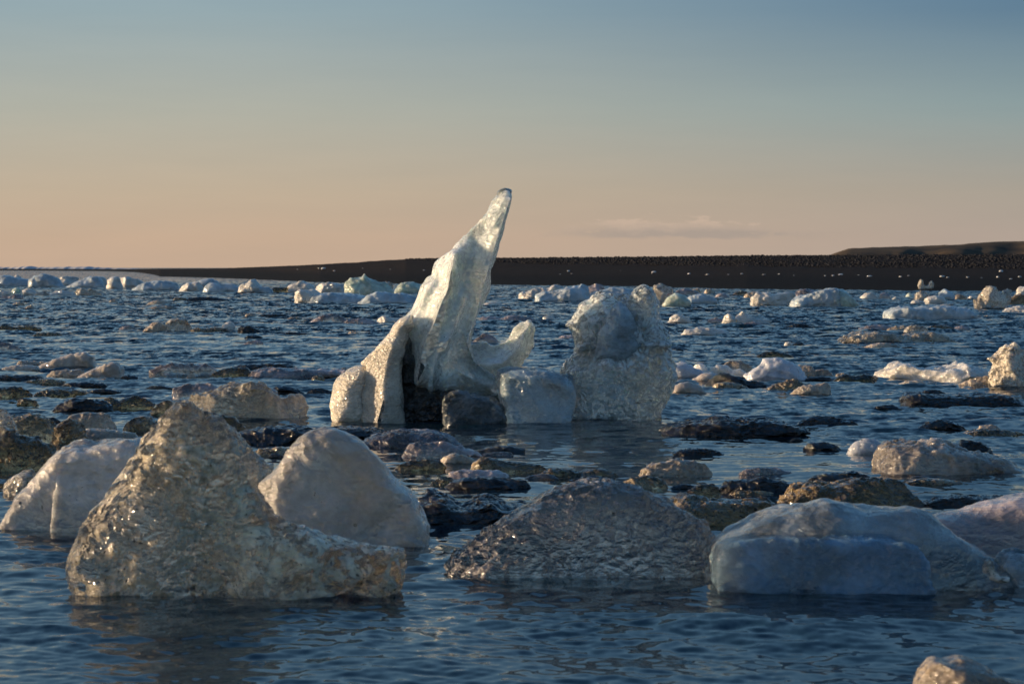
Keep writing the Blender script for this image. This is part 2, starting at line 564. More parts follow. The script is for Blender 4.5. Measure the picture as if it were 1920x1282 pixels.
M = {}
M['milky'] = make_ice('milky_ice', (0.93, 0.98, 0.92), sss=1.0, radius=0.08, trans=0.50, bump=0.45, cell=18, dark=0.80, mott=0.15, rough=0.06, glint=0.9, win=0.1)
M['rippled'] = make_ice('rippled_ice', (0.88, 0.80, 0.66), sss=1.0, radius=0.06, trans=0.12, bump=0.9, cell=26, dark=0.72, mott=0.3, rough=0.18)
M['band'] = make_ice('sediment_ice', (0.03, 0.026, 0.02), sss=0.1, radius=0.03, trans=0.0, bump=1.0, cell=16, dirt=0.5, dark=0.3, mott=0.6, dirt_col=(0.006, 0.005, 0.004))
M['greyblock'] = make_ice('grey_ice', (0.34, 0.38, 0.40), sss=0.8, radius=0.06, trans=0.6, bump=0.5, cell=22, dirt=0.12, dark=0.45, mott=0.5, tint=(0.6, 0.66, 0.66), coat_ior=1.33, glint=0.5)
M['blueblock'] = make_ice('blue_grey_ice', (0.46, 0.58, 0.64), sss=1.0, radius=0.12, trans=0.6, bump=0.6, cell=24, dark=0.55, mott=0.3)
M['clear'] = make_ice('clear_ice', (0.88, 0.95, 0.93), sss=1.0, radius=0.14, trans=0.65, bump=0.9, cell=15, dark=0.65, mott=0.35, rough=0.06, glint=1.2, win=0.35)
M['fore'] = make_ice('scalloped_clear_ice', (0.96, 0.83, 0.60), sss=1.0, radius=0.16, trans=0.85, bump=0.9, cell=30, dirt=0.12, dark=0.28, mott=0.75, rough=0.035, dirt_col=(0.03, 0.024, 0.016), clm=(0.38, 0.60), tint=(0.86, 0.83, 0.74), glint=1.4, win=0.42)
M['foredark'] = make_ice('dark_scalloped_ice', (0.50, 0.46, 0.44), sss=1.0, radius=0.06, trans=0.85, bump=1.0, cell=28, dirt=0.12, dark=0.3, mott=0.8, rough=0.04, dirt_col=(0.03, 0.026, 0.02), clm=(0.50, 0.70), tint=(0.85, 0.84, 0.80), glint=1.3, win=0.45)
M['pale'] = make_ice('pale_ice', (0.84, 0.78, 0.70), sss=1.0, radius=0.08, trans=0.55, bump=0.65, cell=12, dark=0.65, mott=0.2, dirt=0.02, rough=0.08, glint=0.5, specks=True)
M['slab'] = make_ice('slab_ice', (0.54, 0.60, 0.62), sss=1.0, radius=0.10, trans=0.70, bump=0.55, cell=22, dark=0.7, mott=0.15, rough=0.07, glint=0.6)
M['step'] = make_ice('shaded_step_ice', (0.22, 0.38, 0.54), sss=1.0, radius=0.12, trans=0.80, bump=0.6, cell=22, dark=0.6, mott=0.2, rough=0.05, glint=0.6, tint=(0.70, 0.84, 0.96))  # slab ice again, with the step's shade put into a darker blue
M['white'] = make_ice('white_ice', (0.92, 0.88, 0.80), sss=1.0, radius=0.12, trans=0.15, bump=0.6, cell=7, fine=20, dark=0.75, mott=0.2)
M['green'] = make_ice('green_ice', (0.78, 0.88, 0.74), sss=1.0, radius=0.25, trans=0.35, bump=0.4, cell=5, fine=20, dark=0.75, mott=0.15)
M['blue'] = make_ice('shaded_far_ice', (0.62, 0.70, 0.74), sss=1.0, radius=0.15, trans=0.25, bump=0.3, cell=4, fine=20, dark=0.8, mott=0.12, glint=0.5)  # far bergs: the shade on their fronts is put into the blue
M['tan'] = make_ice('tan_ice', (0.80, 0.66, 0.50), sss=1.0, radius=0.05, trans=0.4, bump=0.8, cell=18, dark=0.55, mott=0.4, dirt=0.08)
M['pink'] = make_ice('pinkish_ice', (0.62, 0.53, 0.52), sss=1.0, radius=0.07, trans=0.6, bump=0.5, cell=18, dark=0.55, mott=0.25, glint=0.5)
M['brown'] = make_ice('brown_ice', (0.40, 0.30, 0.17), sss=0.9, radius=0.05, trans=0.75, bump=1.0, cell=16, dark=0.3, mott=0.7, dirt=0.25, tint=(0.85, 0.76, 0.55), rough=0.06, win=0.35)
M['dark'] = make_ice('dark_ice', (0.010, 0.012, 0.015), sss=0.1, radius=0.03, trans=0.15, bump=1.0, cell=9, dark=0.5, mott=0.5, dirt=0.2, rough=0.05, tint=(0.10, 0.13, 0.15), dirt_col=(0.005, 0.005, 0.004), stretch=2.2, glint=0.2, coat_ior=1.33)
M['darkgold'] = make_ice('dark_gold_ice', (0.22, 0.15, 0.06), sss=0.8, radius=0.04, trans=0.8, bump=1.0, cell=14, dark=0.1, mott=0.8, dirt=0.35, rough=0.06, tint=(0.6, 0.5, 0.3), dirt_col=(0.008, 0.007, 0.005), clm=(0.50, 0.66), win=0.4)
M['sparkle'] = make_ice('glinting_clear_ice', (0.94, 0.84, 0.68), sss=1.0, radius=0.08, trans=0.6, bump=1.0, cell=24, dark=0.6, mott=0.5, rough=0.04, glint=1.5, win=0.35)


def make_water():
    m = bpy.data.materials.new('lagoon_water')
    m.use_nodes = True
    t = NT(m.node_tree)
    tc = t.n('ShaderNodeTexCoord')
    geo = t.n('ShaderNodeNewGeometry')
    v = tc.outputs['Object']
    n1 = t.noise(t.mapping(v, (1, 0.5, 1)), 11.0, 3.0, 0.6)
    n2 = t.noise(t.mapping(v, (1, 0.45, 1), (0, 0, 0.25)), 2.6, 3.0, 0.6)
    patch = t.noise(t.mapping(v, (0.25, 1.0, 1)), 0.35, 3.0, 0.55)
    pm = t.n('ShaderNodeMapRange', ins={'Value': patch.outputs[0], 'From Min': 0.36, 'From Max': 0.60, 'To Min': 0.28, 'To Max': 1.2}).outputs[0]
    # open water farther out is choppier than the sheltered water near the shore
    yy = t.n('ShaderNodeSeparateXYZ', ins={0: v}).outputs[1]
    out_ = t.n('ShaderNodeMapRange', ins={'Value': yy, 'From Min': 8.0, 'From Max': 90.0, 'To Min': 0.32, 'To Max': 2.3}).outputs[0]
    pm = t.math('MULTIPLY', pm, out_)
    # sheltered pool between the foreground ice and the spired berg
    q = t.n('ShaderNodeVectorMath', operation='LENGTH', ins={0: t.mapping(v, (0.26, 0.21, 0.0), (0, 0, 0), (-0.05, -4.1, 0))})
    pool = t.n('ShaderNodeMapRange', interpolation_type='SMOOTHSTEP', ins={'Value': q.outputs['Value'], 'From Min': 0.5, 'From Max': 1.2, 'To Min': 0.35, 'To Max': 1.0}).outputs[0]
    pm = t.math('MULTIPLY', pm, pool)
    def tilt(nz, a, acc):
        c = t.n('ShaderNodeVectorMath', operation='SUBTRACT', ins={0: nz.outputs['Color'], 1: (0.5, 0.5, 0.5)})
        c = t.n('ShaderNodeVectorMath', operation='MULTIPLY', ins={0: c.outputs[0], 1: (a * 0.6, a, 0.0)})
        c = t.n('ShaderNodeVectorMath', operation='SCALE', ins={0: c.outputs[0], 'Scale': pm})
        return t.n('ShaderNodeVectorMath', operation='ADD', ins={0: acc, 1: c.outputs[0]}).outputs[0]
    nn = tilt(n1, 0.8, geo.outputs['Normal'])
    nn = tilt(n2, 1.1, nn)
    # the steeper faces of the ripples look towards the open water in front
    lee = t.n('ShaderNodeVectorMath', operation='SCALE', ins={0: (0.0, -0.07, 0.0), 'Scale': pm})
    nn = t.n('ShaderNodeVectorMath', operation='ADD', ins={0: nn, 1: lee.outputs[0]}).outputs[0]
    nn = t.n('ShaderNodeVectorMath', operation='NORMALIZE', ins={0: nn}).outputs[0]
    p = t.n('ShaderNodeBsdfPrincipled', ins={'Base Color': (0.004, 0.016, 0.028, 1), 'Roughness': 0.05, 'IOR': 1.33, 'Normal': nn})
    t.n('ShaderNodeOutputMaterial', ins={'Surface': p.outputs[0]})
    return m


M['water'] = make_water()


def make_sand(name):
    m = bpy.data.materials.new(name)
    m.use_nodes = True
    t = NT(m.node_tree)
    geo = t.n('ShaderNodeNewGeometry')
    v = geo.outputs['Position']
    n1 = t.noise(t.mapping(v, (0.15, 1, 1)), 0.25, 5.0, 0.6)
    n2 = t.noise(v, 6.0, 4.0, 0.7)
    zz = t.n('ShaderNodeSeparateXYZ', ins={0: v}).outputs[2]
    wet = t.n('ShaderNodeMapRange', ins={'Value': t.math('ADD', zz, t.math('MULTIPLY', t.math('SUBTRACT', n1.outputs[0], 0.5), 0.5)), 'From Min': 0.65, 'From Max': 1.1}).outputs[0]
    dry = t.mix(n2.outputs[0], (0.004, 0.0022, 0.0014, 1), (0.015, 0.009, 0.0055, 1))
    wetc = t.mix(n2.outputs[0], (0.0012, 0.0009, 0.0008, 1), (0.003, 0.0022, 0.0018, 1))
    col = t.mix(wet, wetc, dry)
    b = t.n('ShaderNodeBump', ins={'Strength': 0.6, 'Distance': 0.1, 'Height': n2.outputs[0]})
    p = t.n('ShaderNodeBsdfPrincipled', ins={'Base Color': col, 'Roughness': 0.85, 'Normal': b})
    p.inputs['Specular IOR Level'].default_value = 0.1
    t.n('ShaderNodeOutputMaterial', ins={'Surface': p.outputs[0]})
    return m


def make_plain(name, c1, c2, scale=3.0, rough=0.9, bump=0.3, detail=5.0):
    m = bpy.data.materials.new(name)
    m.use_nodes = True
    t = NT(m.node_tree)
    geo = t.n('ShaderNodeNewGeometry')
    n = t.noise(geo.outputs['Position'], scale, detail, 0.65)
    f = t.n('ShaderNodeMapRange', ins={'Value': n.outputs[0], 'From Min': 0.35, 'From Max': 0.65}).outputs[0]
    b = t.n('ShaderNodeBump', ins={'Strength': bump, 'Distance': 0.3, 'Height': n.outputs[0]})
    p = t.n('ShaderNodeBsdfPrincipled', ins={'Base Color': t.mix(f, c1 + (1,), c2 + (1,)), 'Roughness': rough, 'Normal': b})
    p.inputs['Specular IOR Level'].default_value = 0.2
    t.n('ShaderNodeOutputMaterial', ins={'Surface': p.outputs[0]})
    return m


M['sand'] = make_sand('black_sand')
M['stones'] = make_plain('beach_stones', (0.004, 0.005, 0.007), (0.030, 0.031, 0.038), scale=3.5)
M['ridge'] = make_plain('grassy_bank', (0.012, 0.008, 0.004), (0.085, 0.055, 0.026), scale=0.2)
M['foam'] = make_plain('surf_foam', (0.45, 0.45, 0.46), (0.8, 0.8, 0.8), scale=0.3)


# ------------------------------------------------------------------ water
def build_water():
    rng = np.random.default_rng(5)
    rows = [6.5]
    while rows[-1] < 1500:
        d = rows[-1]
        rows.append(d + (0.0021 * d if d < 210 else 0.0021 * d * (1 + (d - 210) * 0.01)))
    rows = np.array(rows)
    ncol = 720
    u = np.linspace(-1, 1, ncol) * 0.33
    Yg, U = np.meshgrid(rows, u, indexing='ij')
    X = U * (Yg + 6.0)
    Z = np.zeros_like(X)
    gridstep = np.maximum(0.0021 * Yg, 0.66 / ncol * Yg)
    # a wind sea of many small trains, travelling mostly across the view line
    for k in range(84):
        lam = math.exp(rng.uniform(math.log(0.08), math.log(2.4)))
        ang = rng.normal(math.radians(78), math.radians(34))
        kx, ky = math.cos(ang) * 2 * math.pi / lam, math.sin(ang) * 2 * math.pi / lam
        A = 0.0054 * lam ** 0.60 * rng.uniform(0.5, 1.3)
        ph = rng.uniform(0, 6.28)
        fade = np.clip((lam / gridstep - 2.2) / 2.5, 0, 1)
        w = np.sin(kx * X + ky * Yg + ph)
        Z += A * fade * (0.75 * w + 0.25 * (2 * ((w + 1) / 2) ** 2 - 1))
    # calmer and rougher patches
    pt = lat_noise((u * 40, rows[:2] * 0, rows ** 0.5 * 3.0), (3.5, 1.0, 1.4), 9)[:, 0, :].T
    Z *= (0.85 + 0.40 * pt) * np.interp(Yg, [8, 20, 60, 120], [0.36, 0.55, 1.35, 1.8])
    pool = np.sqrt(((X - 0.2) * 0.26) ** 2 + ((Yg - 19.5) * 0.21) ** 2)
    Z *= 0.40 + 0.60 * np.clip((pool - 0.5) / 0.7, 0, 1)
    edge = np.clip((0.33 - np.abs(U)) / 0.03, 0, 1) * np.clip((Yg - 6.5) / 0.6, 0, 1) * np.clip((1400 - Yg) / 700, 0, 1)
    Z *= edge
    nr = len(rows)
    V = np.stack([X, Yg, Z], -1).reshape(-1, 3)
    i = np.arange(nr - 1)[:, None] * ncol + np.arange(ncol - 1)[None, :]
    Q = np.stack([i, i + 1, i + ncol + 1, i + ncol], -1).reshape(-1, 4)
    # the rest of the sheet, out to the horizon and behind the camera
    a0, b0 = X[0, 0], X[0, -1]
    a1, b1 = X[-1, 0], X[-1, -1]
    y0, y1 = rows[0], rows[-1]
    n0 = len(V)
    ext = np.array([(a0, y0, 0), (b0, y0, 0), (a1, y1, 0), (b1, y1, 0), (-30000, -60, 0), (30000, -60, 0), (-30000, 40000, 0), (30000, 40000, 0),
                    (a0, -60, 0), (b0, -60, 0), (a1, 40000, 0), (b1, 40000, 0)], float)
    V = np.vstack([V, ext])
    q = np.array([(4, 8, 0, 2), (8, 9, 1, 0), (9, 5, 3, 1), (4, 2, 10, 6), (2, 3, 11, 10), (3, 5, 7, 11)]) + n0
    Q = np.vstack([Q, q])
    me = new_mesh('water', V, Q.ravel(), 4, M['water'])
    link('water', me, kind='structure', label='dark blue rippled water of the lagoon among the ice')


build_water()


# ------------------------------------------------------------------ the black beach, stones, bank, surf
UC = [-1800, -400, 0, 100, 200, 250, 300, 400, 500, 600, 760, 900, 1200, 1400, 1920, 2600, 3800]
DS = [1500, 1500, 1450, 1350, 1150, 900, 440, 382, 315, 262, 240, 227, 203, 178, 161, 150, 140]
DC = [1560, 1560, 1500, 1400, 1220, 1000, 640, 560, 470, 350, 300, 285, 262, 245, 224, 205, 190]
YC = [503.5, 504, 504, 504.3, 505, 505.3, 505.5, 504, 500, 496, 486, 485, 482.5, 480, 478, 476, 474]


def beach_params(u):
    ds = np.interp(u, UC, DS)
    dc = np.interp(u, UC, DC)
    yc = np.interp(u, UC, YC)
    zc = H + (HY - yc) / F * dc
    return ds, dc, zc


KN_T = [-0.6, 0.0, 0.16, 0.32, 0.45, 0.62, 0.80, 1.0, 1.5, 6.0]
KN_Z = [-0.35, 0.0, 0.16, 0.34, 0.44, 0.60, 0.82, 1.0, 1.0, 0.9]


def beach_z(u, Y):
    ds, dc, zc = beach_params(u)
    return zc * np.interp((Y - ds) / (dc - ds), KN_T, KN_Z)


def build_beach():
    us = np.concatenate([np.linspace(-1800, -100, 60), np.linspace(-95, 2100, 900), np.linspace(2110, 3800, 90)])
    ts = np.unique(np.concatenate([np.linspace(-0.6, 1.1, 120), np.linspace(1.1, 6, 20)]))
    Ug, Tg = np.meshgrid(us, ts, indexing='ij')
    ds, dc, zc = beach_params(Ug)
    Yg = ds + (dc - ds) * Tg
    Z = zc * np.interp(Tg, KN_T, KN_Z)
    nz = lat_noise((us / 20.0, np.array([0.0, 1.0]), ts * 20), (1.3, 1, 1.5), 3)[:, 0, :]
    nz2 = lat_noise((us / 4.0, np.array([0.0, 1.0]), ts * 60), (1.3, 1, 1.5), 4)[:, 0, :]
    Z = Z + np.clip(Tg + 0.05, 0, 1) * (0.05 * nz + 0.02 * nz2)
    X = (Ug - 960) / F * Yg
    V = np.stack([X, Yg, Z], -1).reshape(-1, 3)
    n1, n2 = len(us), len(ts)
    i = np.arange(n1 - 1)[:, None] * n2 + np.arange(n2 - 1)[None, :]
    Q = np.stack([i, i + n2, i + n2 + 1, i + 1], -1).reshape(-1, 4)
    link('beach', new_mesh('beach', V, Q.ravel(), 4, M['sand']), kind='structure', label='low black sand beach behind the lagoon')


build_beach()

ICO_V = []
ph = (1 + 5 ** 0.5) / 2
ICO_V = np.array([(-1, ph, 0), (1, ph, 0), (-1, -ph, 0), (1, -ph, 0), (0, -1, ph), (0, 1, ph), (0, -1, -ph), (0, 1, -ph),
                  (ph, 0, -1), (ph, 0, 1), (-ph, 0, -1), (-ph, 0, 1)], float) / 1.902
ICO_F = np.array([(0, 11, 5), (0, 5, 1), (0, 1, 7), (0, 7, 10), (0, 10, 11), (1, 5, 9), (5, 11, 4), (11, 10, 2), (10, 7, 6), (7, 1, 8),
                  (3, 9, 4), (3, 4, 2), (3, 2, 6), (3, 6, 8), (3, 8, 9), (4, 9, 5), (2, 4, 11), (6, 2, 10), (8, 6, 7), (9, 8, 1)])


def build_stones():
    rng = np.random.default_rng(11)
    n = 36000
    u = rng.uniform(760, 2300, n)
    ds, dc, zc = beach_params(u)
    lowt = np.interp(u, [760, 1000, 1500, 1900], [0.93, 0.74, 0.62, 0.56])
    tt = lowt + (1.12 - lowt) * rng.random(n) ** 0.9
    Y = ds + (dc - ds) * tt
    Z = zc * np.interp(tt, KN_T, KN_Z)
    X = (u - 960) / F * Y
    size = np.clip(rng.lognormal(math.log(0.045), 0.5, n), 0.02, 0.16)
    S = np.stack([size * rng.uniform(0.8, 1.5, n), size * rng.uniform(0.8, 1.4, n), size * rng.uniform(0.5, 1.0, n)], 1)
    V = ICO_V[None] * S[:, None, :] * (1 + rng.uniform(-0.22, 0.22, (n, 12, 1)))
    V = V + np.stack([X, Y, Z + size * 0.2], 1)[:, None, :]
    Fc = (ICO_F[None] + (np.arange(n) * 12)[:, None, None]).reshape(-1)
    link('beach_stones', new_mesh('beach_stones', V.reshape(-1, 3), Fc, 3, M['stones'], smooth=False), kind='stuff',
         label='band of grey stones along the top of the black beach')


build_stones()


def build_ridge():
    us = np.linspace(1480, 4200, 420)
    top = np.interp(us, [1480, 1553, 1575, 1592, 1680, 1760, 1800, 1830, 1880, 1920, 2400, 4200], [492, 480, 471, 465.5, 463, 460, 459, 455.5, 453, 452, 444, 430])
    ks = np.linspace(0, 1, 26)
    Ug, K = np.meshgrid(us, ks, indexing='ij')
    Yf, Yt = 262.0, 300.0
    gul = lat_noise((us / 55.0, np.array([0.0, 1.0]), ks * 2), (1.0, 1, 1.2), 8)[:, 0, :]
    gul2 = lat_noise((us / 12.0, np.array([0.0, 1.0]), ks * 6), (1.0, 1, 1.2), 9)[:, 0, :]
    Yg = Yf + (Yt - Yf) * K + (5.0 * gul + 1.2 * gul2) * np.sin(K * math.pi)
    ztop = H + (HY - top)[:, None] / F * Yt
    zb = 1.8
    Z = zb + (ztop - zb) * (np.sin(K * math.pi / 2) ** 0.9) + 0.05 * gul2
    X = (Ug - 960) / F * Yg
    back = [np.stack([X[:, -1:] * (1 + d / 300), Yg[:, -1:] + d, Z[:, -1:] - 0.02 * d], -1) for d in (8, 60, 300)]
    V = np.concatenate([np.stack([X, Yg, Z], -1)] + back, 1)
    n1, n2 = V.shape[:2]
    V = V.reshape(-1, 3)
    i = np.arange(n1 - 1)[:, None] * n2 + np.arange(n2 - 1)[None, :]
    Q = np.stack([i, i + n2, i + n2 + 1, i + 1], -1).reshape(-1, 4)
    link('hill', new_mesh('hill', V, Q.ravel(), 4, M['ridge']), kind='structure', label='long brown gullied bank rising behind the stony beach')


build_ridge()


def build_surf():
    rng = np.random.default_rng(3)
    for q, (u0, u1, Y, zt, zv) in enumerate([(-900, 330, 1760.0, 2.3, 1.5), (-900, 150, 1660.0, 0.9, 0.9)]):
        us = np.linspace(u0, u1, 520)
        env = np.clip((u1 - us) / 160.0, 0.15, 1)
        hgt = np.zeros_like(us)
        for s_, a_ in ((90, 1.0), (35, 0.8), (12, 0.5), (5, 0.3)):
            n_ = lat_noise((us / s_, np.array([0.0, 1.0]), np.array([0.0, 1.0])), 1.0, 20 + s_ + q)[:, 0, 0]
            hgt += a_ * n_
        hgt = np.clip(zt + zv * 0.45 * hgt, 0.1, None) * env
        ang = np.linspace(0, math.pi, 9)
        X = ((us - 960) / F * Y)[:, None] + 0 * ang[None]
        Yg = Y - np.cos(ang)[None] * (14 + 3 * hgt[:, None])
        Z = -0.2 + (hgt[:, None] + 0.2) * np.sin(ang)[None]
        V = np.stack([X, Yg, Z], -1).reshape(-1, 3)
        n1, n2 = len(us), len(ang)
        i = np.arange(n1 - 1)[:, None] * n2 + np.arange(n2 - 1)[None, :]
        Q = np.stack([i, i + n2, i + n2 + 1, i + 1], -1).reshape(-1, 4)
        link('surf', new_mesh('surf', V, Q.ravel(), 4, M['foam']), kind='stuff',
             label='white breakers far off on the horizon at the left' if q == 0 else 'lower line of white surf before the far breakers')


build_surf()

# ------------------------------------------------------------------ large bergs
def empty(name, loc, label, cat, group=None):
    o = bpy.data.objects.new(name, None)
    o.empty_display_size = 0.3
    o.location = loc
    sc.collection.objects.link(o)
    o['label'] = label
    o['category'] = cat
    if group:
        o['group'] = group
    bpy.context.view_layer.update()
    return o


def main_berg():
    YM = 25.6
    x0, _ = PX(800, 790, YM)
    r = empty('iceberg', (x0, YM, 0), 'tall milky iceberg with a leaning pointed spire and a curled horn', 'iceberg')
    ice('lobe', [(628, 792), (623, 765), (625, 745), (632, 718), (643, 703), (660, 689), (680, 681), (698, 690), (694, 730), (686, 792)],
        M['rippled'], 'rounded tan lobe at the left end', parent=r, base=790, Y=YM - 0.05, T=0.42, R=0.24, sq=2.6, res=0.011,
        noise=[(0.03, 0.3), (0.012, 0.09)], scallop=[(0.05, 0.012)])
    ice('lobe', [(684, 794), (680, 745), (683, 708), (690, 685), (677, 680), (708, 651), (722, 637), (736, 624), (746, 601), (775, 585), (778, 610), (762, 622), (760, 680), (757, 725), (760, 794)],
        M['rippled'], None, parent=r, base=792, Y=YM - 0.02, T=0.46, R=0.20, sq=2.8, res=0.011, cuts=[(700, 720, -0.42, (-0.55, -0.83, 0.15))],
        noise=[(0.03, 0.35), (0.012, 0.09)], scallop=[(0.05, 0.010)], relief=[([(720, 650), (712, 720), (715, 790)], 22, 0.06)])
    ice('sediment_band', [(748, 800), (748, 700), (753, 640), (759, 612), (768, 612), (778, 660), (800, 715), (850, 735), (900, 740), (945, 742), (945, 800)],
        M['band'], 'black seam of sediment in the ice', parent=r, base=795, Y=YM + 0.12, T=0.50, R=0.2, res=0.015,
        noise=[(0.07, 0.3), (0.04, 0.10), (0.02, 0.05)], scallop=[(0.09, 0.03)])
    spire = [(750, 628), (746, 602), (773, 578), (784, 555), (792, 536), (800, 525), (811, 517), (815, 498), (826, 484), (849, 473), (857, 460), (866, 446), (887, 425),
             (906, 402), (915, 386), (923, 374), (936, 359), (948, 354), (958, 358), (960, 372), (956, 392), (950, 410), (945, 426), (937, 456), (928, 486), (918, 508),
             (919, 544), (906, 574), (895, 597), (887, 622), (884, 648), (890, 668), (905, 688), (936, 706), (936, 752), (900, 742), (864, 734), (830, 737), (807, 737), (788, 730), (774, 712), (764, 682), (757, 652)]
    ice('spire', spire, M['milky'], 'pale green spire leaning to the right', parent=r, base=790, Y=YM, T=0.30, R=0.27, sq=1.25, res=0.0105, closed=True,
        dip=0, noise=[(0.022, (0.4, 0.5, 0.7)), (0.014, (0.10, 0.12, 0.22)), (0.008, 0.05)], lean=0.06,
        relief=[([(852, 478), (846, 540), (822, 610), (800, 660), (786, 712)], 16, 0.38, 2), ([(958, 372), (935, 440), (912, 520), (896, 580), (876, 640)], 16, 0.24, 2),
                ([(800, 535), (792, 570), (775, 600)], 14, 0.10, 2), ([(876, 640), (888, 676), (936, 712)], 12, 0.12, 1), ([(845, 640), (858, 690), (930, 738)], 20, -0.04),
                ([(905, 430), (882, 500), (862, 560)], 16, -0.12), ([(830, 640), (815, 690), (812, 730)], 12, 0.10, 2), ([(876, 560), (850, 625), (835, 650)], 9, 0.22, 2),
                ([(824, 500), (812, 530), (800, 550)], 9, 0.07, 2), ([(940, 400), (925, 425)], 5, 0.05, 2)],
        scallop=[(0.10, 0.010, (1, 1, 0.6)), (0.035, 0.004)])
    ice('crown', [(932, 366), (934, 358), (942, 354), (950, 353), (958, 356), (960, 362), (952, 368), (940, 369)], M['greyblock'],
        'small dark knobbly tip of the spire', parent=r, base=790, Y=YM + 0.12, T=0.10, R=0.06, res=0.006, closed=True, dip=-1, noise=[(0.012, 0.04)])
    ice('horn', [(852, 690), (858, 655), (884, 643), (898, 646), (912, 645), (926, 650), (938, 649), (950, 638), (959, 624), (968, 611), (976, 606), (984, 604), (989, 598), (996, 599), (999, 606), (1004, 614),
                 (1002, 640), (994, 664), (980, 684), (964, 696), (945, 705), (936, 722), (900, 722), (870, 712)],
        M['milky'], 'curled horn of ice at the right, rough and sparkling', parent=r, base=790, Y=YM + 0.42, T=0.24, R=0.22, sq=1.05, res=0.009, closed=True,
        dip=0, noise=[(0.022, 0.2), (0.014, 0.08), (0.006, 0.04)], scallop=[(0.05, 0.012)], relief=[([(890, 680), (940, 680), (972, 650), (992, 606)], 12, 0.10, 2)])
    return r


main_berg()
ice('ice_block', [(833, 800), (832, 765), (836, 748), (846, 737), (870, 734), (905, 740), (930, 748), (943, 758), (949, 775), (950, 800)], M['greyblock'],
    'low dark grey ice block tucked under the green spire sheet', 'ice block', base=795, Y=24.9, T=0.22, R=0.10, sq=2.6, noise=[(0.04, 0.22), (0.02, 0.08), (0.01, 0.04)], scallop=[(0.08, 0.02)])
ice('ice_block', [(950, 800), (948, 768), (938, 745), (935, 720), (936, 698), (950, 690), (975, 687), (1010, 686), (1040, 692), (1062, 700), (1077, 715), (1081, 740), (1077, 768), (1064, 800)], M['blueblock'],
    'blue grey ice block between the spired iceberg and the bear-like one', 'ice block', base=793, Y=25.1, T=0.36, R=0.13, sq=2.6, noise=[(0.04, 0.25), (0.015, 0.08)], scallop=[(0.06, 0.014)], relief=[([(960, 700), (1070, 720)], 14, 0.04)])


def second_berg():
    YB = 26.0
    x0, _ = PX(1160, 784, YB)
    r = empty('iceberg', (x0, YB, 0), 'squat grey-green iceberg with two knobs on top like a sitting bear', 'iceberg')
    ice('base', [(1066, 792), (1064, 760), (1070, 735), (1062, 712), (1058, 697), (1064, 682), (1078, 660), (1086, 640), (1094, 604), (1130, 588), (1190, 586), (1228, 602), (1244, 632), (1250, 650), (1256, 674),
                 (1264, 695), (1267, 708), (1258, 735), (1244, 756), (1234, 776), (1226, 792)],
        M['clear'], 'wide scalloped lower body', parent=r, base=786, Y=YB, T=0.46, R=0.34, res=0.0115, noise=[(0.06, 0.35), (0.03, 0.14), (0.012, 0.06)], scallop=[(0.13, 0.045), (0.06, 0.015)],
        relief=[([(1130, 680), (1170, 690), (1200, 700)], 14, 0.08), ([(1195, 710), (1190, 740)], 12, -0.06)])
    ice('crest', [(1080, 660), (1080, 642), (1073, 622), (1068, 614), (1060, 610), (1066, 603), (1074, 600), (1080, 586), (1088, 573), (1098, 567), (1109, 563), (1113, 554), (1131, 549), (1150, 555), (1161, 564), (1173, 556), (1184, 561),
                  (1190, 548), (1206, 536), (1221, 542), (1230, 556), (1233, 580), (1238, 605), (1246, 622), (1254, 636), (1255, 650), (1235, 656), (1200, 668), (1165, 660), (1130, 670), (1095, 664)],
        M['clear'], 'upper slab with two knobs', parent=r, base=786, Y=YB, T=0.34, R=0.24, sq=1.6, res=0.0115, closed=True, dip=0, noise=[(0.04, 0.3), (0.015, 0.08)], scallop=[(0.09, 0.03), (0.045, 0.012)],
        relief=[([(1080, 650), (1250, 645)], 7, 0.12), ([(1215, 560), (1225, 620)], 10, 0.06)])
    ice('fin', [(1112, 672), (1124, 648), (1122, 624), (1133, 607), (1140, 590), (1149, 577), (1160, 568), (1172, 574), (1184, 588), (1191, 605), (1196, 628), (1206, 648), (1196, 664), (1180, 676), (1160, 690), (1140, 682)],
        M['blueblock'], 'blue pointed fin on the front', parent=r, base=786, Y=YB - 0.40, T=0.13, R=0.11, sq=1.3, res=0.010, closed=True, dip=0, noise=[(0.03, 0.2), (0.012, 0.06)], scallop=[(0.06, 0.014)], lean=-0.0)


second_berg()

ice('iceberg', [(148, 1120), (134, 1090), (131, 1062), (137, 1030), (150, 1000), (175, 952), (195, 925), (213, 900), (235, 868), (254, 838), (267, 818), (280, 803), (300, 783), (318, 768), (335, 761),
                (352, 763), (364, 776), (377, 791), (385, 780), (397, 777), (412, 783), (425, 795), (443, 816), (460, 836), (474, 858), (479, 880), (473, 905), (480, 925), (500, 950), (520, 966),
                (545, 979), (575, 992), (614, 1008), (660, 1018), (700, 1024), (735, 1030), (758, 1034), (757, 1070), (752, 1100), (735, 1120)],
    M['fore'], 'big clear scalloped iceberg nearest the camera, twin-peaked with a long low tail', 'iceberg', base=1115, Y=12.0, T=0.21, R=0.17, res=0.0068,
    noise=[(0.025, 0.22), (0.01, 0.07)], scallop=[(0.055, 0.024, (1.0, 1.0, 1.5)), (0.026, 0.006)], lean=0.12,
    relief=[([(740, 1040), (690, 1080), (620, 1120)], 22, -0.06, 1), ([(340, 780), (330, 900), (300, 1050)], 60, 0.05)])
ice('ice_chunk', [(458, 915), (460, 870), (462, 845), (478, 846), (488, 860), (500, 868), (514, 868), (512, 885), (500, 905), (492, 930)], M['sparkle'],
    'small honey coloured ice piece wedged behind the nearest twin-peaked iceberg', base=960, T=0.1, res=0.008)
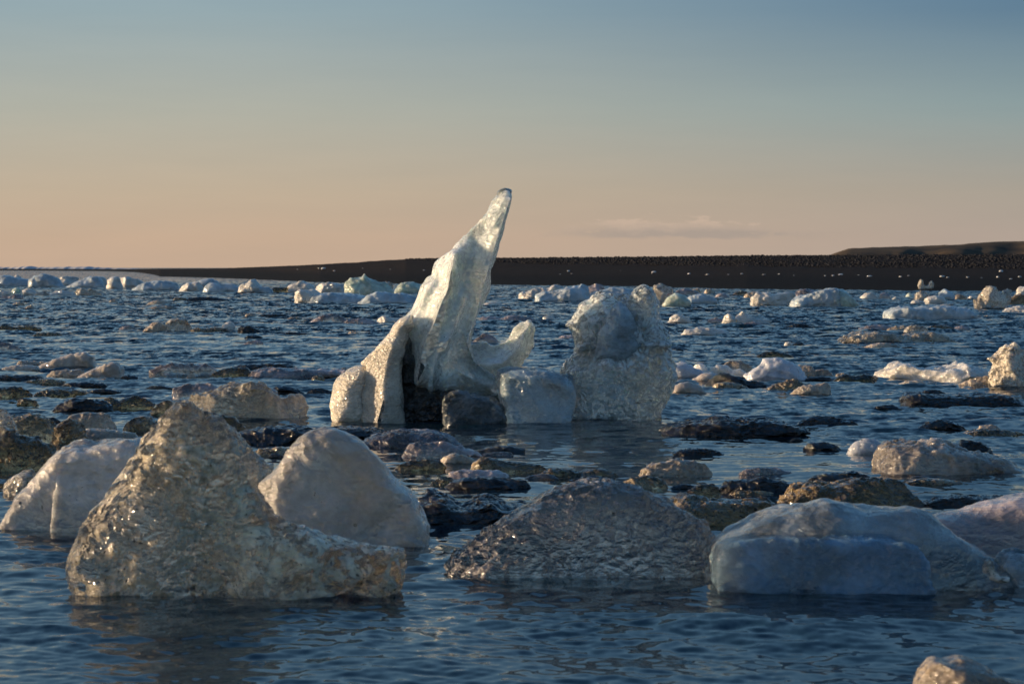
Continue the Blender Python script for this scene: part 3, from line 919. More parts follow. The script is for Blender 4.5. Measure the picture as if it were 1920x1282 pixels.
ice('ice_slab', [(478, 960), (475, 918), (488, 898), (505, 882), (520, 866), (540, 844), (562, 822), (585, 808), (610, 803), (635, 807), (660, 817), (675, 825), (690, 840), (715, 862), (735, 890), (752, 908), (770, 924), (785, 944),
                 (798, 966), (806, 988), (810, 1032)], M['pale'],
    'smooth pale upright ice slab with black specks, right behind the nearest iceberg', 'ice slab', base=1028, Y=14.1, T=0.24, R=0.15, sq=2.8, res=0.008,
    noise=[(0.025, 0.3), (0.010, 0.08)], scallop=[(0.10, 0.014), (0.04, 0.004)], cuts=[(520, 940, -0.21, (-0.62, -0.75, 0.05))], relief=[([(700, 1000), (740, 960), (760, 930)], 18, -0.03)])
ice('ice_slab', [(-4, 1005), (4, 975), (28, 937), (55, 900), (88, 863), (118, 838), (140, 830), (165, 832), (190, 829), (230, 828), (265, 829), (300, 850), (320, 920), (320, 1005)], M['pale'],
    'pale ice slab at the left edge, half hidden by the nearest iceberg', 'ice slab', base=998, Y=15.0, T=0.26, R=0.15, sq=2.8, res=0.009, noise=[(0.03, 0.3), (0.012, 0.07)], scallop=[(0.07, 0.014), (0.035, 0.005)],
    relief=[([(118, 912), (110, 1000)], 10, 0.05, 1)])
ice('ice_chunk', [(6, 950), (10, 910), (22, 893), (42, 880), (62, 882), (72, 900), (60, 950)], M['sparkle'],
    'small glinting ice piece behind the pale slab at the left edge', base=965, T=0.12, Y=17.0, res=0.009)
ice('iceberg', [(836, 1080), (834, 1062), (845, 1042), (870, 1020), (920, 986), (950, 968), (985, 950), (1030, 926), (1075, 914), (1110, 908), (1145, 910), (1190, 917), (1240, 934), (1290, 964), (1320, 985), (1340, 1010), (1352, 1040), (1356, 1080)],
    M['foredark'], 'low dark grey scalloped ice mound in the middle foreground', 'iceberg', base=1078, Y=12.8, T=0.36, R=0.30, res=0.0078,
    noise=[(0.02, 0.25), (0.008, 0.07)], scallop=[(0.065, 0.034), (0.028, 0.010)], lean=0.2)


def right_slab():
    YG = 12.35
    x0, _ = PX(1600, 1108, YG)
    r = empty('ice_slab', (x0, YG, 0), 'broad rounded blue and pink ice slab in the right foreground', 'ice slab')
    ice('back', [(1340, 1110), (1334, 1030), (1345, 1010), (1370, 992), (1420, 972), (1470, 957), (1520, 948), (1550, 944), (1600, 948), (1650, 950), (1700, 953), (1740, 962), (1765, 982), (1800, 1008), (1845, 1033), (1875, 1056), (1892, 1085), (1898, 1112)],
        M['slab'], 'pinkish rounded back', parent=r, base=1108, Y=YG + 0.03, T=0.32, R=0.22, res=0.0078, noise=[(0.03, 0.25), (0.006, 0.07)], scallop=[(0.06, 0.009)], lean=0.25)
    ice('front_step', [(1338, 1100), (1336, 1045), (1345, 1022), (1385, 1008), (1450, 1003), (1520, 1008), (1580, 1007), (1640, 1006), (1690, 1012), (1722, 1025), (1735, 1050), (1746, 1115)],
        M['step'], 'shaded vertical step along the waterline, coloured darker blue', parent=r, base=1110, Y=YG - 0.24, T=0.14, R=0.05, sq=2.6, res=0.0072, noise=[(0.015, 0.16), (0.006, 0.05)], scallop=[(0.05, 0.013)], lean=0.1)


right_slab()
ice('ice_chunk', [(1842, 1070), (1846, 1052), (1854, 1047), (1862, 1052), (1866, 1070), (1876, 1080), (1892, 1080), (1890, 1090), (1872, 1092), (1855, 1086)], M['sparkle'],
    'small hooked clear ice piece on the end of the broad blue slab', base=1108, Y=12.0, T=0.035, R=0.022, closed=True, dip=0, res=0.005, smooth=2, noise=[(0.004, 0.03)])
ice('ice_slab', [(1740, 1060), (1752, 972), (1775, 965), (1820, 956), (1865, 944), (1900, 936), (1940, 930), (2010, 932), (2040, 980), (2040, 1062)], M['pink'],
    'smooth pinkish ice slab running out of the frame at the right edge', 'ice slab', base=1055, Y=13.6, T=0.3, R=0.22, res=0.009, noise=[(0.015, 0.3), (0.006, 0.07)], scallop=[(0.06, 0.006)], lean=0.35)
ice('ice_chunk', [(1866, 1115), (1868, 1060), (1880, 1036), (1905, 1032), (1950, 1038), (1990, 1050), (1995, 1115)], M['blueblock'],
    'dark blue ice piece at the right edge before the pinkish slab', base=1110, Y=12.3, T=0.14, R=0.1, res=0.008, scallop=[(0.04, 0.008)])
ice('ice_chunk', [(1708, 1330), (1716, 1282), (1730, 1250), (1742, 1234), (1758, 1231), (1775, 1237), (1800, 1234), (1825, 1243), (1850, 1255), (1880, 1272), (1910, 1278), (1950, 1290), (1965, 1330)], M['tan'],
    'tan ice chunk cut off by the bottom edge at the lower right', base=1330, Y=9.0, T=0.16, R=0.09, res=0.006, noise=[(0.012, 0.12), (0.005, 0.04)], scallop=[(0.03, 0.004)], facets=3)

# ------------------------------------------------------------------ every other piece of ice
def _s(txt):
    return [tuple(float(q) for q in p.split(',')) for p in txt.split()]


CH = []


def C(mat, pts, label, kind='chunk', **kw):
    CH.append((mat, _s(pts), label, kind, kw))


def G(pts, mat, label, **kw):
    C(mat, pts, label, 'floe', **kw)


# -- left middle: big clear berg behind the nearest iceberg
C('pink', '326,748 325,737 328,728 345,721 370,719 400,720 420,732 425,748', 'pinkish slab end with a glinting face, behind the clear berg left of the spired iceberg')
C('clear2', '352,788 355,755 366,740 400,731 446,722 487,720 505,727 522,741 545,745 556,742 566,744 570,762 567,786', 'long clear honey-lit ice berg lying left of the spired iceberg', base=785, facets=2, scallop=[(0.13, 0.03), (0.06, 0.012)], sq=2.6)
C('pink', '462,738 468,728 482,721 500,723 515,732 523,748', 'grey sloping cap behind the long clear honey-lit berg', base=750)
C('sparkle', '360,812 365,785 372,770 380,765 384,785 388,812', 'small pointed glinting ice flake between the two peaks of the nearest iceberg', base=812)
C('darkgold', '300,800 330,775 350,765 380,762 420,772 450,790 470,812', 'dark brown ice mound behind the peaks of the nearest iceberg', base=812)
C('darkgold', '278,782 284,765 296,752 312,745 324,750 330,768 332,782', 'knobbly dark ice lump with golden glints beside the clear berg', base=780)
G('548,738 505,737 515,724 530,721 548,724 562,729 572,738', 'dark', 'flat dark wet ice just beyond the grey cap', base=738)
G('425,721 430,715 440,713 452,717 455,721', 'dark', 'tiny dark ice bump beyond the long clear berg')
# -- left edge rubble
C('darkgold', '-30,885 -25,800 0,790 30,792 62,808 95,832 120,858 125,885', 'large black and olive ice mound at the left edge above the pale slab', base=882, scallop=[(0.12, 0.03)])
C('brown', '-20,830 -10,780 12,768 30,766 62,762 85,775 108,785 125,812 122,835', 'brown ridged ice heap rising behind the black mound at the left edge', base=836, facets=2)
C('brown', '95,838 104,805 118,786 135,775 150,790 165,815 160,838', 'brown wedge of ice beside the ridged heap at far left', base=838)
C('tan', '112,806 122,790 140,778 165,771 195,775 218,788 226,806', 'rounded brown-grey ice lump before the black glossy mound on the left', base=808)
C('brown', '222,808 236,788 255,776 275,774 292,784 300,808', 'low brown ice lump just left of the nearest iceberg peak', base=808)
C('dark', '96,776 104,760 120,748 140,741 165,744 190,747 208,756 216,776', 'black glossy ice mound on the left with a smooth rippled skin', base=773, scallop=[(0.10, 0.02)])
C('darkgold', '186,770 198,752 208,738 216,742 224,750 236,741 255,736 275,742 288,755 292,770', 'two-humped black ice with olive glints beside the glossy mound', base=766)
C('darkgold', '-20,750 -15,728 5,722 28,720 48,726 60,738 62,750', 'dark brown ice hump at the left edge above the rubble', base=746)
G('66,742 75,732 95,728 130,728 158,730 161,738 140,742', 'darkgold', 'flat golden brown floe beyond the black glossy mound', base=742)
C('darkgold', '32,760 36,748 45,742 58,745 68,752 72,760', 'small dark ice knob with one bright glint left of the glossy mound', base=758)
G('-10,714 -5,703 18,700 45,702 72,703 78,710', 'dark', 'flat dark ice at the left edge above the brown hump', base=712)
G('40,719 60,711 90,709 118,713 122,719', 'brown', 'thin brown floe under the pair of smooth tan slabs', base=718)
G('115,724 135,716 165,714 195,718 200,724', 'dark', 'thin black floe to the right below the smooth tan slabs', base=723)
G('165,735 180,728 205,728 222,732 225,736', 'dark', 'thin black floe between the golden floe and the long clear berg', base=736)
G('272,728 285,722 305,722 322,726 325,730', 'dark', 'small black floe just left of the pinkish slab end', base=729)
G('110,828 125,814 160,806 200,806 245,810 262,828', 'tan', 'flat tan ice showing just above the pale slab at the left', base=828)
G('60,795 75,782 95,778 112,786 118,796', 'dark', 'dark wet ice in the gap before the rounded brown-grey lump', base=795)
# -- pair of smooth slabs
C('smoothtan', '70,692 98,675 128,665 150,660 160,661 172,668 178,682 176,692', 'smooth tan wedge of ice with a high rounded right end, on the left', base=690, sq=3)
C('smoothtan', '138,712 160,700 182,690 205,680 218,680 228,690 230,708', 'second smooth tan wedge, darker, in front of the higher one', base=708, sq=3)
G('6,692 14,687 40,684 68,686 74,692', 'smoothtan', 'thin tan floe lying left of the smooth wedges', base=692)
G('32,685 36,677 44,676 60,678 85,677 95,685', 'tan', 'knobbly yellowish ice behind the thin tan floe', base=685)
G('88,706 104,694 125,692 148,692 160,700 158,707', 'tan', 'brown ragged ice at the foot of the darker tan wedge', base=706)
G('222,712 232,703 245,701 258,706 265,712', 'dark', 'dark floe touching the right end of the darker tan wedge', base=711)
# -- long floes left of the spired iceberg
G('282,696 300,686 330,682 365,681 398,685 405,702 350,708 310,702', 'pink', 'purplish flat floe with tan rim at the left end of the long floe line', base=704)
G('348,708 354,701 362,699 368,708', 'tan', 'small bright ice nub at the front of the purplish floe', base=708)
G('394,708 402,695 430,686 462,688 478,706', 'darkgold', 'olive brown floe in the middle of the long floe line', base=706)
G('420,694 450,683 478,680 520,678 548,683 552,694', 'dark', 'long black floe at the back of the floe line', base=693)
G('472,708 480,695 520,690 570,692 610,694 648,694 655,704 600,708', 'pink', 'long low grey-pink floe reaching the spired iceberg', base=707)
C('brown', '584,712 588,704 596,702 604,704 609,712', 'small golden ice nugget left of the spired iceberg', base=711)
G('624,699 630,691 644,689 658,692 660,699', 'tan', 'small tan floe touching the left lobe of the spired iceberg', base=698)
G('576,738 584,728 598,725 612,730 626,734 628,740', 'dark', 'black bits of ice just left of the round tan lobe', base=738)
# -- rubble by the round black stone-like ice, left
C('tan', '268,622 276,612 288,604 300,602 312,612 314,622', 'pointed tan ice at the left end of the far rubble line', base=621, facets=2)
C('sparkle', '306,622 312,604 322,597 336,596 348,598 355,606 362,621', 'knobbly bright ice heap in the far rubble line on the left', base=621, facets=3)
G('356,622 368,613 385,614 405,612 424,615 430,622', 'brown', 'low brown ice between the knobbly heap and the round white ball', base=622)
C('white', '418,621 417,610 423,604 432,603 439,607 441,621', 'little round white ball of ice in the far rubble line', base=621)
C('dark', '447,624 450,612 460,606 472,607 484,616 502,624', 'round black ice boulder right of the little white ball', base=624)
G('456,636 464,628 478,626 490,630 495,636', 'dark', 'small black floe below the round black boulder', base=635)
G('458,646 466,640 482,638 492,641 494,646', 'pink', 'tiny pinkish floe below the black boulder', base=646)
G('530,626 542,621 560,623 575,624 590,627', 'dark', 'thin black streak of ice right of the black boulder', base=627)
C('brown', '324,565 328,557 337,555 348,558 352,564', 'small golden brown ice lump before the far ice row on the left', base=564)
G('348,565 360,558 375,555 400,556 424,560 430,564', 'dark', 'long dark floe right of the golden brown lump', base=564)
G('276,572 288,564 305,562 320,567 322,572', 'tan', 'pale brown floe left of the long dark one', base=571)
G('278,580 292,574 315,574 332,578', 'tan', 'thin tan floe under the pale brown one', base=579)
C('tan', '458,595 464,588 472,586 480,590 482,595', 'tiny tan ice lump in the open water left of centre', base=594)
G('486,595 496,588 515,587 535,589 545,595', 'dark', 'thin black floe right of the tiny tan lump', base=594)
G('540,598 548,594 562,594 566,598', 'tan', 'tiny tan floe right of the thin black one', base=598)
C('pink', '582,606 594,596 608,590 620,587 635,590 645,598 650,606', 'rounded pale pink ice floe in line with the spire, far left of it', base=605)
G('643,608 655,600 675,596 692,598 708,606', 'pink', 'low pink floe right of the rounded pale one', base=607)
C('white', '708,604 716,594 724,592 732,597 748,596 758,604', 'small bright lump ending the row of pink floes beside the spire', base=604)
G('648,628 655,622 668,621 674,627', 'tan', 'tiny tan floe left of the spire at mid height', base=627)
# -- scattered at far left
C('white', '-12,556 -8,547 5,545 18,548 22,556', 'small white ice lump at the left edge in the second row', base=555)
C('green', '18,556 24,543 30,538 38,541 44,556', 'pale green ice peak in the second row at far left', base=555, facets=2)
C('white', '38,555 44,543 55,540 64,544 70,552', 'rounded white lump right of the pale green peak', base=554)
G('64,556 72,548 84,547 95,554', 'tan', 'small tan floe in the second row at left', base=555)
G('92,556 102,546 120,544 138,549 142,555', 'white', 'flat white floe in the second row at left', base=555)
C('sparkle', '138,555 146,543 156,538 162,544 170,540 182,546 188,555', 'bright knobbly ice ending the second row at left', base=554, facets=3)
G('-20,562 -10,557 15,555 28,551 38,553 40,561', 'pink', 'long pale slab low in the water at the left edge', base=561)
C('tan', '20,575 27,568 36,566 45,569 48,575', 'small tan ice lump near the left edge', base=574)
C('tan', '46,580 52,574 60,572 66,579', 'smaller tan lump just right of the small tan one at the left edge', base=579)
C('tan', '203,568 209,562 216,561 221,567', 'tiny reddish ice bit in open water at left', base=567)
G('-6,620 4,611 20,608 32,613 50,608 68,613 72,619 30,620', 'darkgold', 'brown and black floe at the left edge above the open water', base=619)
G('62,630 72,623 95,621 112,624 116,630', 'brown', 'faint brown floe right of the one at the left edge', base=629)
C('pink', '-20,660 -12,646 5,641 18,643 32,650 40,660', 'grey-pink ice hump at the left edge', base=658)
C('pink', '224,618 232,611 242,610 252,615 258,618', 'small pale lump left of the far rubble line', base=618)
# -- far row, left half
C('blue', '-40,538 -30,524 0,520 12,517 30,520 55,525 75,538', 'long blue iceberg at the left edge in the far row', base=537)
C('white', '26,528 29,517 35,515 40,520 42,528', 'tiny bright ice tip on the far blue iceberg at the left edge', base=533)
C('blue', '56,540 57,525 66,517 80,514 92,515 106,524 120,538', 'domed blue iceberg, second from the left in the far row', base=539)
C('white', '106,540 112,524 122,518 132,519 146,518 142,530 136,540', 'cream broken ice behind the domed blue iceberg', base=537)
C('blue', '128,541 148,527 166,519 182,516 190,528 194,541', 'smooth blue wedge iceberg in the far row at left', base=540)
C('white', '186,536 183,518 192,517 200,525 206,536', 'bright cream ice face on the right of the blue wedge', base=536)
C('white', '202,544 202,528 208,519 216,518 224,522 230,543', 'blocky bright yellow-white ice in the far row at left', base=542, facets=2)
C('white', '222,543 226,522 240,518 256,523 268,530 275,542', 'yellow-white stepped ice right of the blocky one', base=541, facets=2)
C('blue', '252,545 268,533 290,527 318,527 328,532 333,545', 'long pale blue iceberg right of the yellow-white ice', base=544)
C('white', '337,548 341,536 352,530 370,526 378,534 380,548', 'cream ended iceberg starting the next group in the far row', base=546)
C('blue', '364,547 368,530 380,523 396,523 408,530 412,545', 'dark blue hump behind the cream ended iceberg', base=544)
C('blue', '385,549 387,537 398,529 412,532 435,532 448,540 452,549', 'low pale blue iceberg with a curled cream rim', base=548)
C('white', '450,551 452,539 462,530 470,523 478,523 484,532 490,540 492,551', 'pointed white iceberg on a blue foot in the far row', base=550, facets=2)
C('blue', '474,551 480,538 495,536 508,542 512,551', 'blue foot right of the pointed white iceberg', base=550)
C('darkgold', '502,551 508,540 522,536 540,538 545,551', 'dark brown ice block among the pale far ones', base=549)
C('white', '538,552 542,536 552,530 570,527 584,533 590,548', 'cream ice hump right of the dark brown block', base=549)
C('white', '556,570 556,552 560,543 575,541 592,545 604,552 615,570', 'sunlit cream left end of the broad iceberg left of the spire', base=568, facets=1)
C('blue', '585,571 600,552 630,549 660,552 690,558 700,570', 'broad shaded pale blue front of the berg left of the spire', base=568, T=2.0)  # same berg as the cream end; its shade is in the colour
C('white', '586,550 590,536 604,532 625,530 642,536 650,550', 'flat-topped cream iceberg behind the broad pale blue one', base=556)
C('green', '652,556 653,532 662,524 676,522 684,516 692,522 705,528 722,531 730,545 735,556', 'pale green pointed iceberg left of the spire', base=558, facets=2)
C('blue', '676,571 690,557 710,547 730,549 760,551 782,558 790,571', 'long blue-white low iceberg reaching behind the spire', base=569)
C('sparkle', '718,538 720,528 727,526 735,530 736,538', 'small knobbly bright ice on the pale green iceberg row', base=545)
C('green', '742,550 752,533 768,527 784,532 800,540 806,550', 'domed translucent green ice just left of the spire', base=550)
# -- behind the spire, centre
G('897,602 906,594 920,593 938,596 942,602', 'pink', 'pinkish floe seen just right of the spire', base=601)
G('938,602 952,593 975,592 995,596 1002,602', 'pink', 'longer pinkish floe right of the one beside the spire', base=602)
C('pink', '886,643 896,631 908,626 922,628 932,636 934,643', 'pink knobbly ice seen in the notch between spire and horn', base=642)
C('white', '1019,602 1020,594 1028,592 1037,594 1040,601', 'tiny tan-white ice ball between horn and bear-like berg', base=601)
G('1046,634 1056,629 1072,628 1085,633', 'pink', 'thin pink floe at the left shoulder of the bear-like berg', base=633)
G('905,571 915,567 930,566 940,570', 'white', 'thin bright floe beyond the spire', base=571)
# -- far row, right half
C('white', '978,563 982,549 1000,543 1020,538 1042,535 1058,541 1060,562', 'cream sloping iceberg starting the far row right of the spire', base=561)
C('blue', '1006,568 1008,552 1024,547 1050,542 1072,536 1088,533 1098,545 1104,567', 'pale blue iceberg with glinting left end, right of the spire', base=566, facets=1)
C('tan', '1028,545 1034,536 1048,533 1058,540 1060,546', 'brownish lump behind the pale blue iceberg', base=552)
C('pink', '1092,560 1096,543 1108,536 1120,532 1130,538 1132,560', 'pink rounded ice behind the bear-like berg', base=556)
C('blue', '1106,563 1114,549 1140,541 1170,539 1192,544 1204,562', 'long low blue iceberg just above the bear-like berg', base=561)
C('brown', '1188,553 1196,540 1206,535 1216,538 1222,553', 'brown ice knob above the right ear of the bear-like berg', base=553)
C('sparkle', '1224,574 1223,553 1228,538 1240,532 1254,535 1264,548 1260,562 1250,574', 'ball of glittering clear ice touching the bear-like berg', base=571)
C('green', '1244,576 1252,558 1268,549 1284,553 1292,565 1290,576', 'smooth green ice dome right of the glittering ball', base=574)
C('pink', '1266,556 1270,544 1282,540 1298,542 1312,552', 'pinkish ice behind the green dome', base=553)
C('blue', '1288,572 1293,556 1312,551 1330,555 1342,564 1340,572', 'blue-grey low iceberg right of the green dome', base=570)
C('tan', '1294,551 1300,542 1310,540 1314,551', 'tiny tan lump behind the blue-grey low iceberg', base=550)
C('tan', '1320,552 1324,543 1332,541 1339,546 1340,552', 'tiny tan lump by the sand, between the green dome and the paired slabs', base=551)
C('pink', '1341,558 1348,550 1360,550 1366,557', 'tiny pinkish lump in front of the tan ones by the sand', base=557)
C('brown', '1372,555 1382,545 1396,543 1406,554', 'brown low lump left of the saddle-shaped pale iceberg', base=554)
C('tan', '1394,559 1402,550 1414,546 1426,552 1428,559', 'tan lump touching the saddle-shaped pale iceberg', base=558)
C('white', '1413,574 1414,557 1424,548 1440,548 1452,552 1470,548 1486,549 1492,562 1480,572', 'pale saddle-shaped iceberg with a glinting left end', base=572, facets=1)
C('pink', '1488,565 1490,548 1506,542 1524,543 1532,552 1534,565', 'grey-pink ice behind the pale blue slanted iceberg', base=562)
C('blue', '1486,578 1492,562 1508,554 1532,547 1552,541 1566,540 1574,578', 'pale blue slanted iceberg with a flat sunless face', base=575, sq=3, T=1.0)
C('green', '1562,578 1562,541 1572,541 1584,545 1598,560 1609,574', 'yellow-green facet iceberg joined to the slanted blue one', base=575, facets=1, sq=3)
C('white', '1612,563 1620,552 1632,548 1642,552 1646,562', 'small rounded white ice right of the yellow-green facet', base=561)
C('pink', '1648,562 1651,550 1660,548 1668,553 1670,562', 'small pinkish twin right of the rounded white ice', base=561)
C('white', '1671,564 1674,558 1679,556 1683,563', 'tiny white ice dot right of the small pinkish twin', base=563)
C('green', '1698,558 1702,550 1708,549 1713,557', 'tiny yellow-green dot by the black sand', base=557)
C('sparkle', '1716,564 1718,550 1726,544 1736,546 1742,556 1740,564', 'curled bright ice knob by the sand below the hooked one', base=563)
C('white', '1707,571 1712,564 1722,561 1732,566 1734,571', 'low white bit in front of the curled knob', base=570)
C('white', '1730,570 1738,558 1752,554 1768,556 1774,564 1772,570', 'low white ice mass right of the curled knob', base=569, facets=2)
C('blue', '1758,564 1762,550 1772,542 1782,546 1788,556 1788,564', 'pale blue pointed ice behind the low white mass', base=563)
C('tan', '1760,576 1768,570 1782,570 1792,575', 'thin tan bit in front of the low white mass', base=576)
C('tan', '1786,563 1792,553 1800,550 1808,556 1812,563', 'small tan lump right of the pale blue pointed ice', base=562)
C('white', '1812,562 1820,554 1832,555 1838,562', 'small pale lump left of the big clear block at far right', base=561)
C('sparkle', '1829,582 1828,563 1838,554 1846,543 1856,537 1868,538 1876,546 1886,540 1895,548 1892,562 1884,582', 'big clear glinting block at the far right of the row', base=580, facets=2, scallop=[(0.5, 0.12)])
C('brown', '1886,576 1892,558 1906,549 1925,545 1950,548 1960,576', 'grey-brown ice behind the big clear block at the right edge', base=572)
C('white', '1906,552 1910,541 1922,537 1934,542 1940,552', 'bright ice tip at the right edge above the grey-brown ice', base=556)
G('1882,586 1895,577 1925,573 1970,574 1975,585', 'white', 'thin white floe at the right edge below the big clear block', base=585)
C('blue', '1670,600 1672,586 1680,579 1694,576 1730,576 1780,575 1804,580 1814,588 1816,600', 'long loaf-shaped blue iceberg with a sunlit left end', base=598, sq=3, T=0.8)
# -- right, middle distance
C('clear2', '1574,643 1588,632 1604,625 1625,621 1650,624 1676,628 1702,640', 'low brownish clear ice hump, left of the overlapping pair', base=642, T=0.8)
C('clear2', '1672,641 1690,632 1710,625 1738,622 1760,628 1782,638', 'low brownish clear ice hump, right of the overlapping pair', base=640, T=0.8)
G('1614,617 1630,610 1650,609 1668,612 1672,617', 'pink', 'thin pinkish floe above the overlapping humps, leftmost', base=617)
G('1666,618 1680,611 1695,610 1706,614 1706,619', 'tan', 'thin tan floe above the overlapping humps', base=618)
C('sparkle', '1692,626 1697,614 1708,609 1722,610 1738,614 1740,624', 'bright crumpled ice crowning the overlapping humps', base=625, facets=2)
G('1735,618 1750,609 1768,609 1785,613 1790,619', 'brown', 'brown floe right of the bright crumpled ice', base=618)
G('1782,618 1795,612 1808,611 1818,616', 'pink', 'thin pinkish floe at the right end above the humps', base=617)
G('1624,651 1636,644 1660,643 1682,647 1686,651', 'tan', 'thin tan floe in front of the overlapping humps', base=651)
G('1688,654 1696,649 1708,649 1722,653', 'dark', 'tiny dark floe with a white dot, right of the thin tan one', base=653)
C('white', '1253,606 1258,596 1268,590 1280,590 1290,598 1296,606', 'small pinkish-white hump right of the bear-like berg', base=605)
G('1325,606 1332,598 1344,595 1356,599 1360,606', 'pink', 'low pale end of the small white twin-peaked ice', base=605)
C('white', '1354,607 1358,596 1366,587 1376,595 1382,607', 'left peak of the small white twin-peaked ice', base=606, facets=2)
C('white', '1378,607 1384,592 1394,584 1406,592 1424,598 1444,601 1440,607', 'right peak of the small white twin-peaked ice with a long tail', base=606, facets=2)
G('1386,612 1400,605 1418,603 1432,609', 'pink', 'thin pink floe in front of the twin-peaked ice', base=611)
G('1279,628 1288,618 1310,614 1340,615 1362,619 1370,627', 'white', 'long low white floe right of the bear-like berg', base=627)
C('dark', '1468,618 1480,609 1495,605 1510,605 1520,611 1524,618', 'dark grey ice lump in open water on the right', base=616)
G('1250,659 1258,652 1270,650 1282,656', 'dark', 'black bits at the right shoulder of the bear-like berg', base=658)
C('darkgold', '1416,671 1428,661 1445,656 1462,657 1478,664 1488,671', 'dark brown hump with golden flecks beyond the row of white slabs', base=669)
C('white', '1470,647 1473,641 1480,639 1485,646', 'tiny white ice dot beyond the dark brown hump', base=646)
G('1484,647 1492,641 1503,641 1509,647', 'dark', 'tiny dark bit beside the white dot', base=647)
# -- right row of slabs
C('slab2', '1258,708 1259,688 1268,680 1282,680 1300,688 1318,696 1332,708', 'blue-white slab at the left end of the right hand slab row', base=708)
C('white', '1298,700 1302,684 1312,679 1322,683 1328,700', 'bright white knob on the slab row', base=706)
C('white', '1326,704 1334,690 1346,683 1360,683 1372,692 1378,704', 'bright cream lump in the middle of the slab row', base=706, facets=2)
C('tan', '1345,695 1358,682 1376,676 1394,677 1412,690 1415,700', 'brown-grey slab at the back of the slab row', base=702)
C('white', '1366,706 1376,694 1388,690 1398,697 1404,708', 'small cream lump right of the middle of the slab row', base=708)
C('slab2', '1392,714 1404,698 1420,686 1436,674 1448,673 1462,671 1478,674 1492,684 1504,698 1510,714', 'highest blue and pink domed slab of the right hand row', base=711)
C('tan', '1494,708 1492,686 1504,682 1518,684 1528,692 1532,708', 'tan block right of the highest domed slab', base=706)
C('tan', '1524,707 1527,695 1540,691 1554,694 1564,706', 'small tan block next in the slab row', base=705)
G('1562,709 1570,700 1580,697 1586,706', 'tan', 'tiny tan block ending the slab row', base=707)
C('smoothtan', '1294,719 1302,708 1318,699 1334,697 1350,704 1354,719', 'smooth tan ice below the blue-white slab', base=716)
C('dark', '1326,724 1332,712 1342,700 1356,695 1372,697 1388,704 1402,712 1432,714 1436,722', 'black jagged ice in front of the slab row', base=722, facets=2)
C('brown', '1326,732 1334,722 1350,714 1376,715 1396,722 1404,730', 'brown ice at the foot of the black jagged ice', base=729)
C('smoothtan', '1258,738 1262,724 1276,716 1294,716 1312,724 1324,737', 'rounded pinkish tan ice at the right foot of the bear-like berg', base=736)
C('brown', '1430,734 1444,723 1462,714 1480,707 1494,708 1508,716 1524,724 1522,734', 'brown roof-shaped ice right of the black jagged one', base=731)
C('tan', '1480,741 1492,729 1512,721 1534,720 1550,717 1558,728 1558,740', 'tan rounded ice overlapping the brown roof-shaped one', base=738)
C('darkgold', '1560,716 1572,705 1586,699 1600,702 1622,698 1642,702 1656,713', 'dark knotted ice between the slab row and the long pale slab', base=713)
G('1506,713 1520,706 1540,704 1556,708 1558,713', 'dark', 'thin black ice under the small tan blocks', base=711)
C('white', '1638,716 1652,704 1668,694 1680,684 1692,680 1706,682 1722,690 1745,692 1770,690 1790,688 1800,682 1806,688 1830,690 1848,697 1846,710 1800,716', 'long pale slab with a smooth left peak, near the right edge', base=713, T=0.7)
G('1686,720 1700,714 1722,713 1744,719', 'tan', 'thin tan floe at the foot of the long pale slab', base=719)
C('sparkle', '1846,732 1850,708 1856,692 1862,682 1850,674 1862,666 1872,656 1882,646 1896,641 1908,645 1920,653 1938,662 1950,690 1952,732', 'tall glittering ice stack cut by the right edge', base=726, facets=1, scallop=[(0.09, 0.03)])
G('1788,727 1806,716 1826,710 1850,704 1862,712 1864,727', 'tan', 'low glinting ice foot left of the tall stack', base=724)
# -- dark pieces, right
C('dark', '1694,758 1698,742 1708,734 1724,733 1745,738 1790,740 1830,738 1868,735 1892,744 1910,758', 'long black ice ridge with a glinting left end near the right edge', base=757, T=0.35)
C('dark', '1724,738 1734,730 1746,727 1760,729 1772,738', 'small black hump behind the long black ridge', base=742)
G('1634,768 1646,760 1660,756 1676,759 1690,767', 'dark', 'small black floe left of the long black ridge', base=766)
C('dark', '1720,808 1728,797 1742,787 1760,784 1782,786 1800,794 1810,807', 'black rounded ice above the tan wave-shaped berg', base=805)
C('dark', '1496,797 1510,784 1528,777 1552,776 1580,784 1600,791 1612,797', 'smooth black oval ice right of the big black scaly hump', base=797)
C('dark', '1246,806 1262,796 1290,789 1320,784 1350,781 1395,782 1440,782 1468,789 1490,797 1506,807 1460,818', 'big black scaly ice hump right of the bear-like berg', base=816, T=0.45, scallop=[(0.09, 0.025), (0.05, 0.012)])
G('1262,850 1276,842 1298,838 1325,838 1345,844 1356,851', 'dark', 'small black oval floe below the big scaly hump', base=851)
G('1336,832 1344,828 1360,829 1370,833', 'dark', 'tiny black sliver below the big scaly hump', base=832)
C('dark', '1506,842 1514,830 1530,824 1548,826 1566,832 1576,842', 'black wrinkled ice below the smooth oval', base=844)
G('1482,826 1488,821 1500,821 1506,825', 'dark', 'tiny black sliver left of the black wrinkled ice', base=825)
G('1798,818 1815,807 1840,803 1868,802 1895,806 1920,812 1900,818', 'brown', 'flat dark rubble streak at the right edge', base=816)
G('1830,806 1838,798 1852,795 1868,797 1876,805', 'tan', 'tan floe behind the flat dark rubble streak', base=804)
C('slab2', '1590,854 1593,838 1605,828 1622,823 1644,825 1660,834 1666,854', 'small rounded blue ice left of the tan wave-shaped berg', base=851)
C('dark', '1774,852 1788,832 1806,820 1826,817 1846,824 1860,838 1864,855', 'black pointed ice behind the tan wave-shaped berg', base=856)
C('slab2', '1716,836 1722,826 1734,823 1744,827 1750,838', 'tiny blue cap behind the crest of the tan wave-shaped berg', base=846)
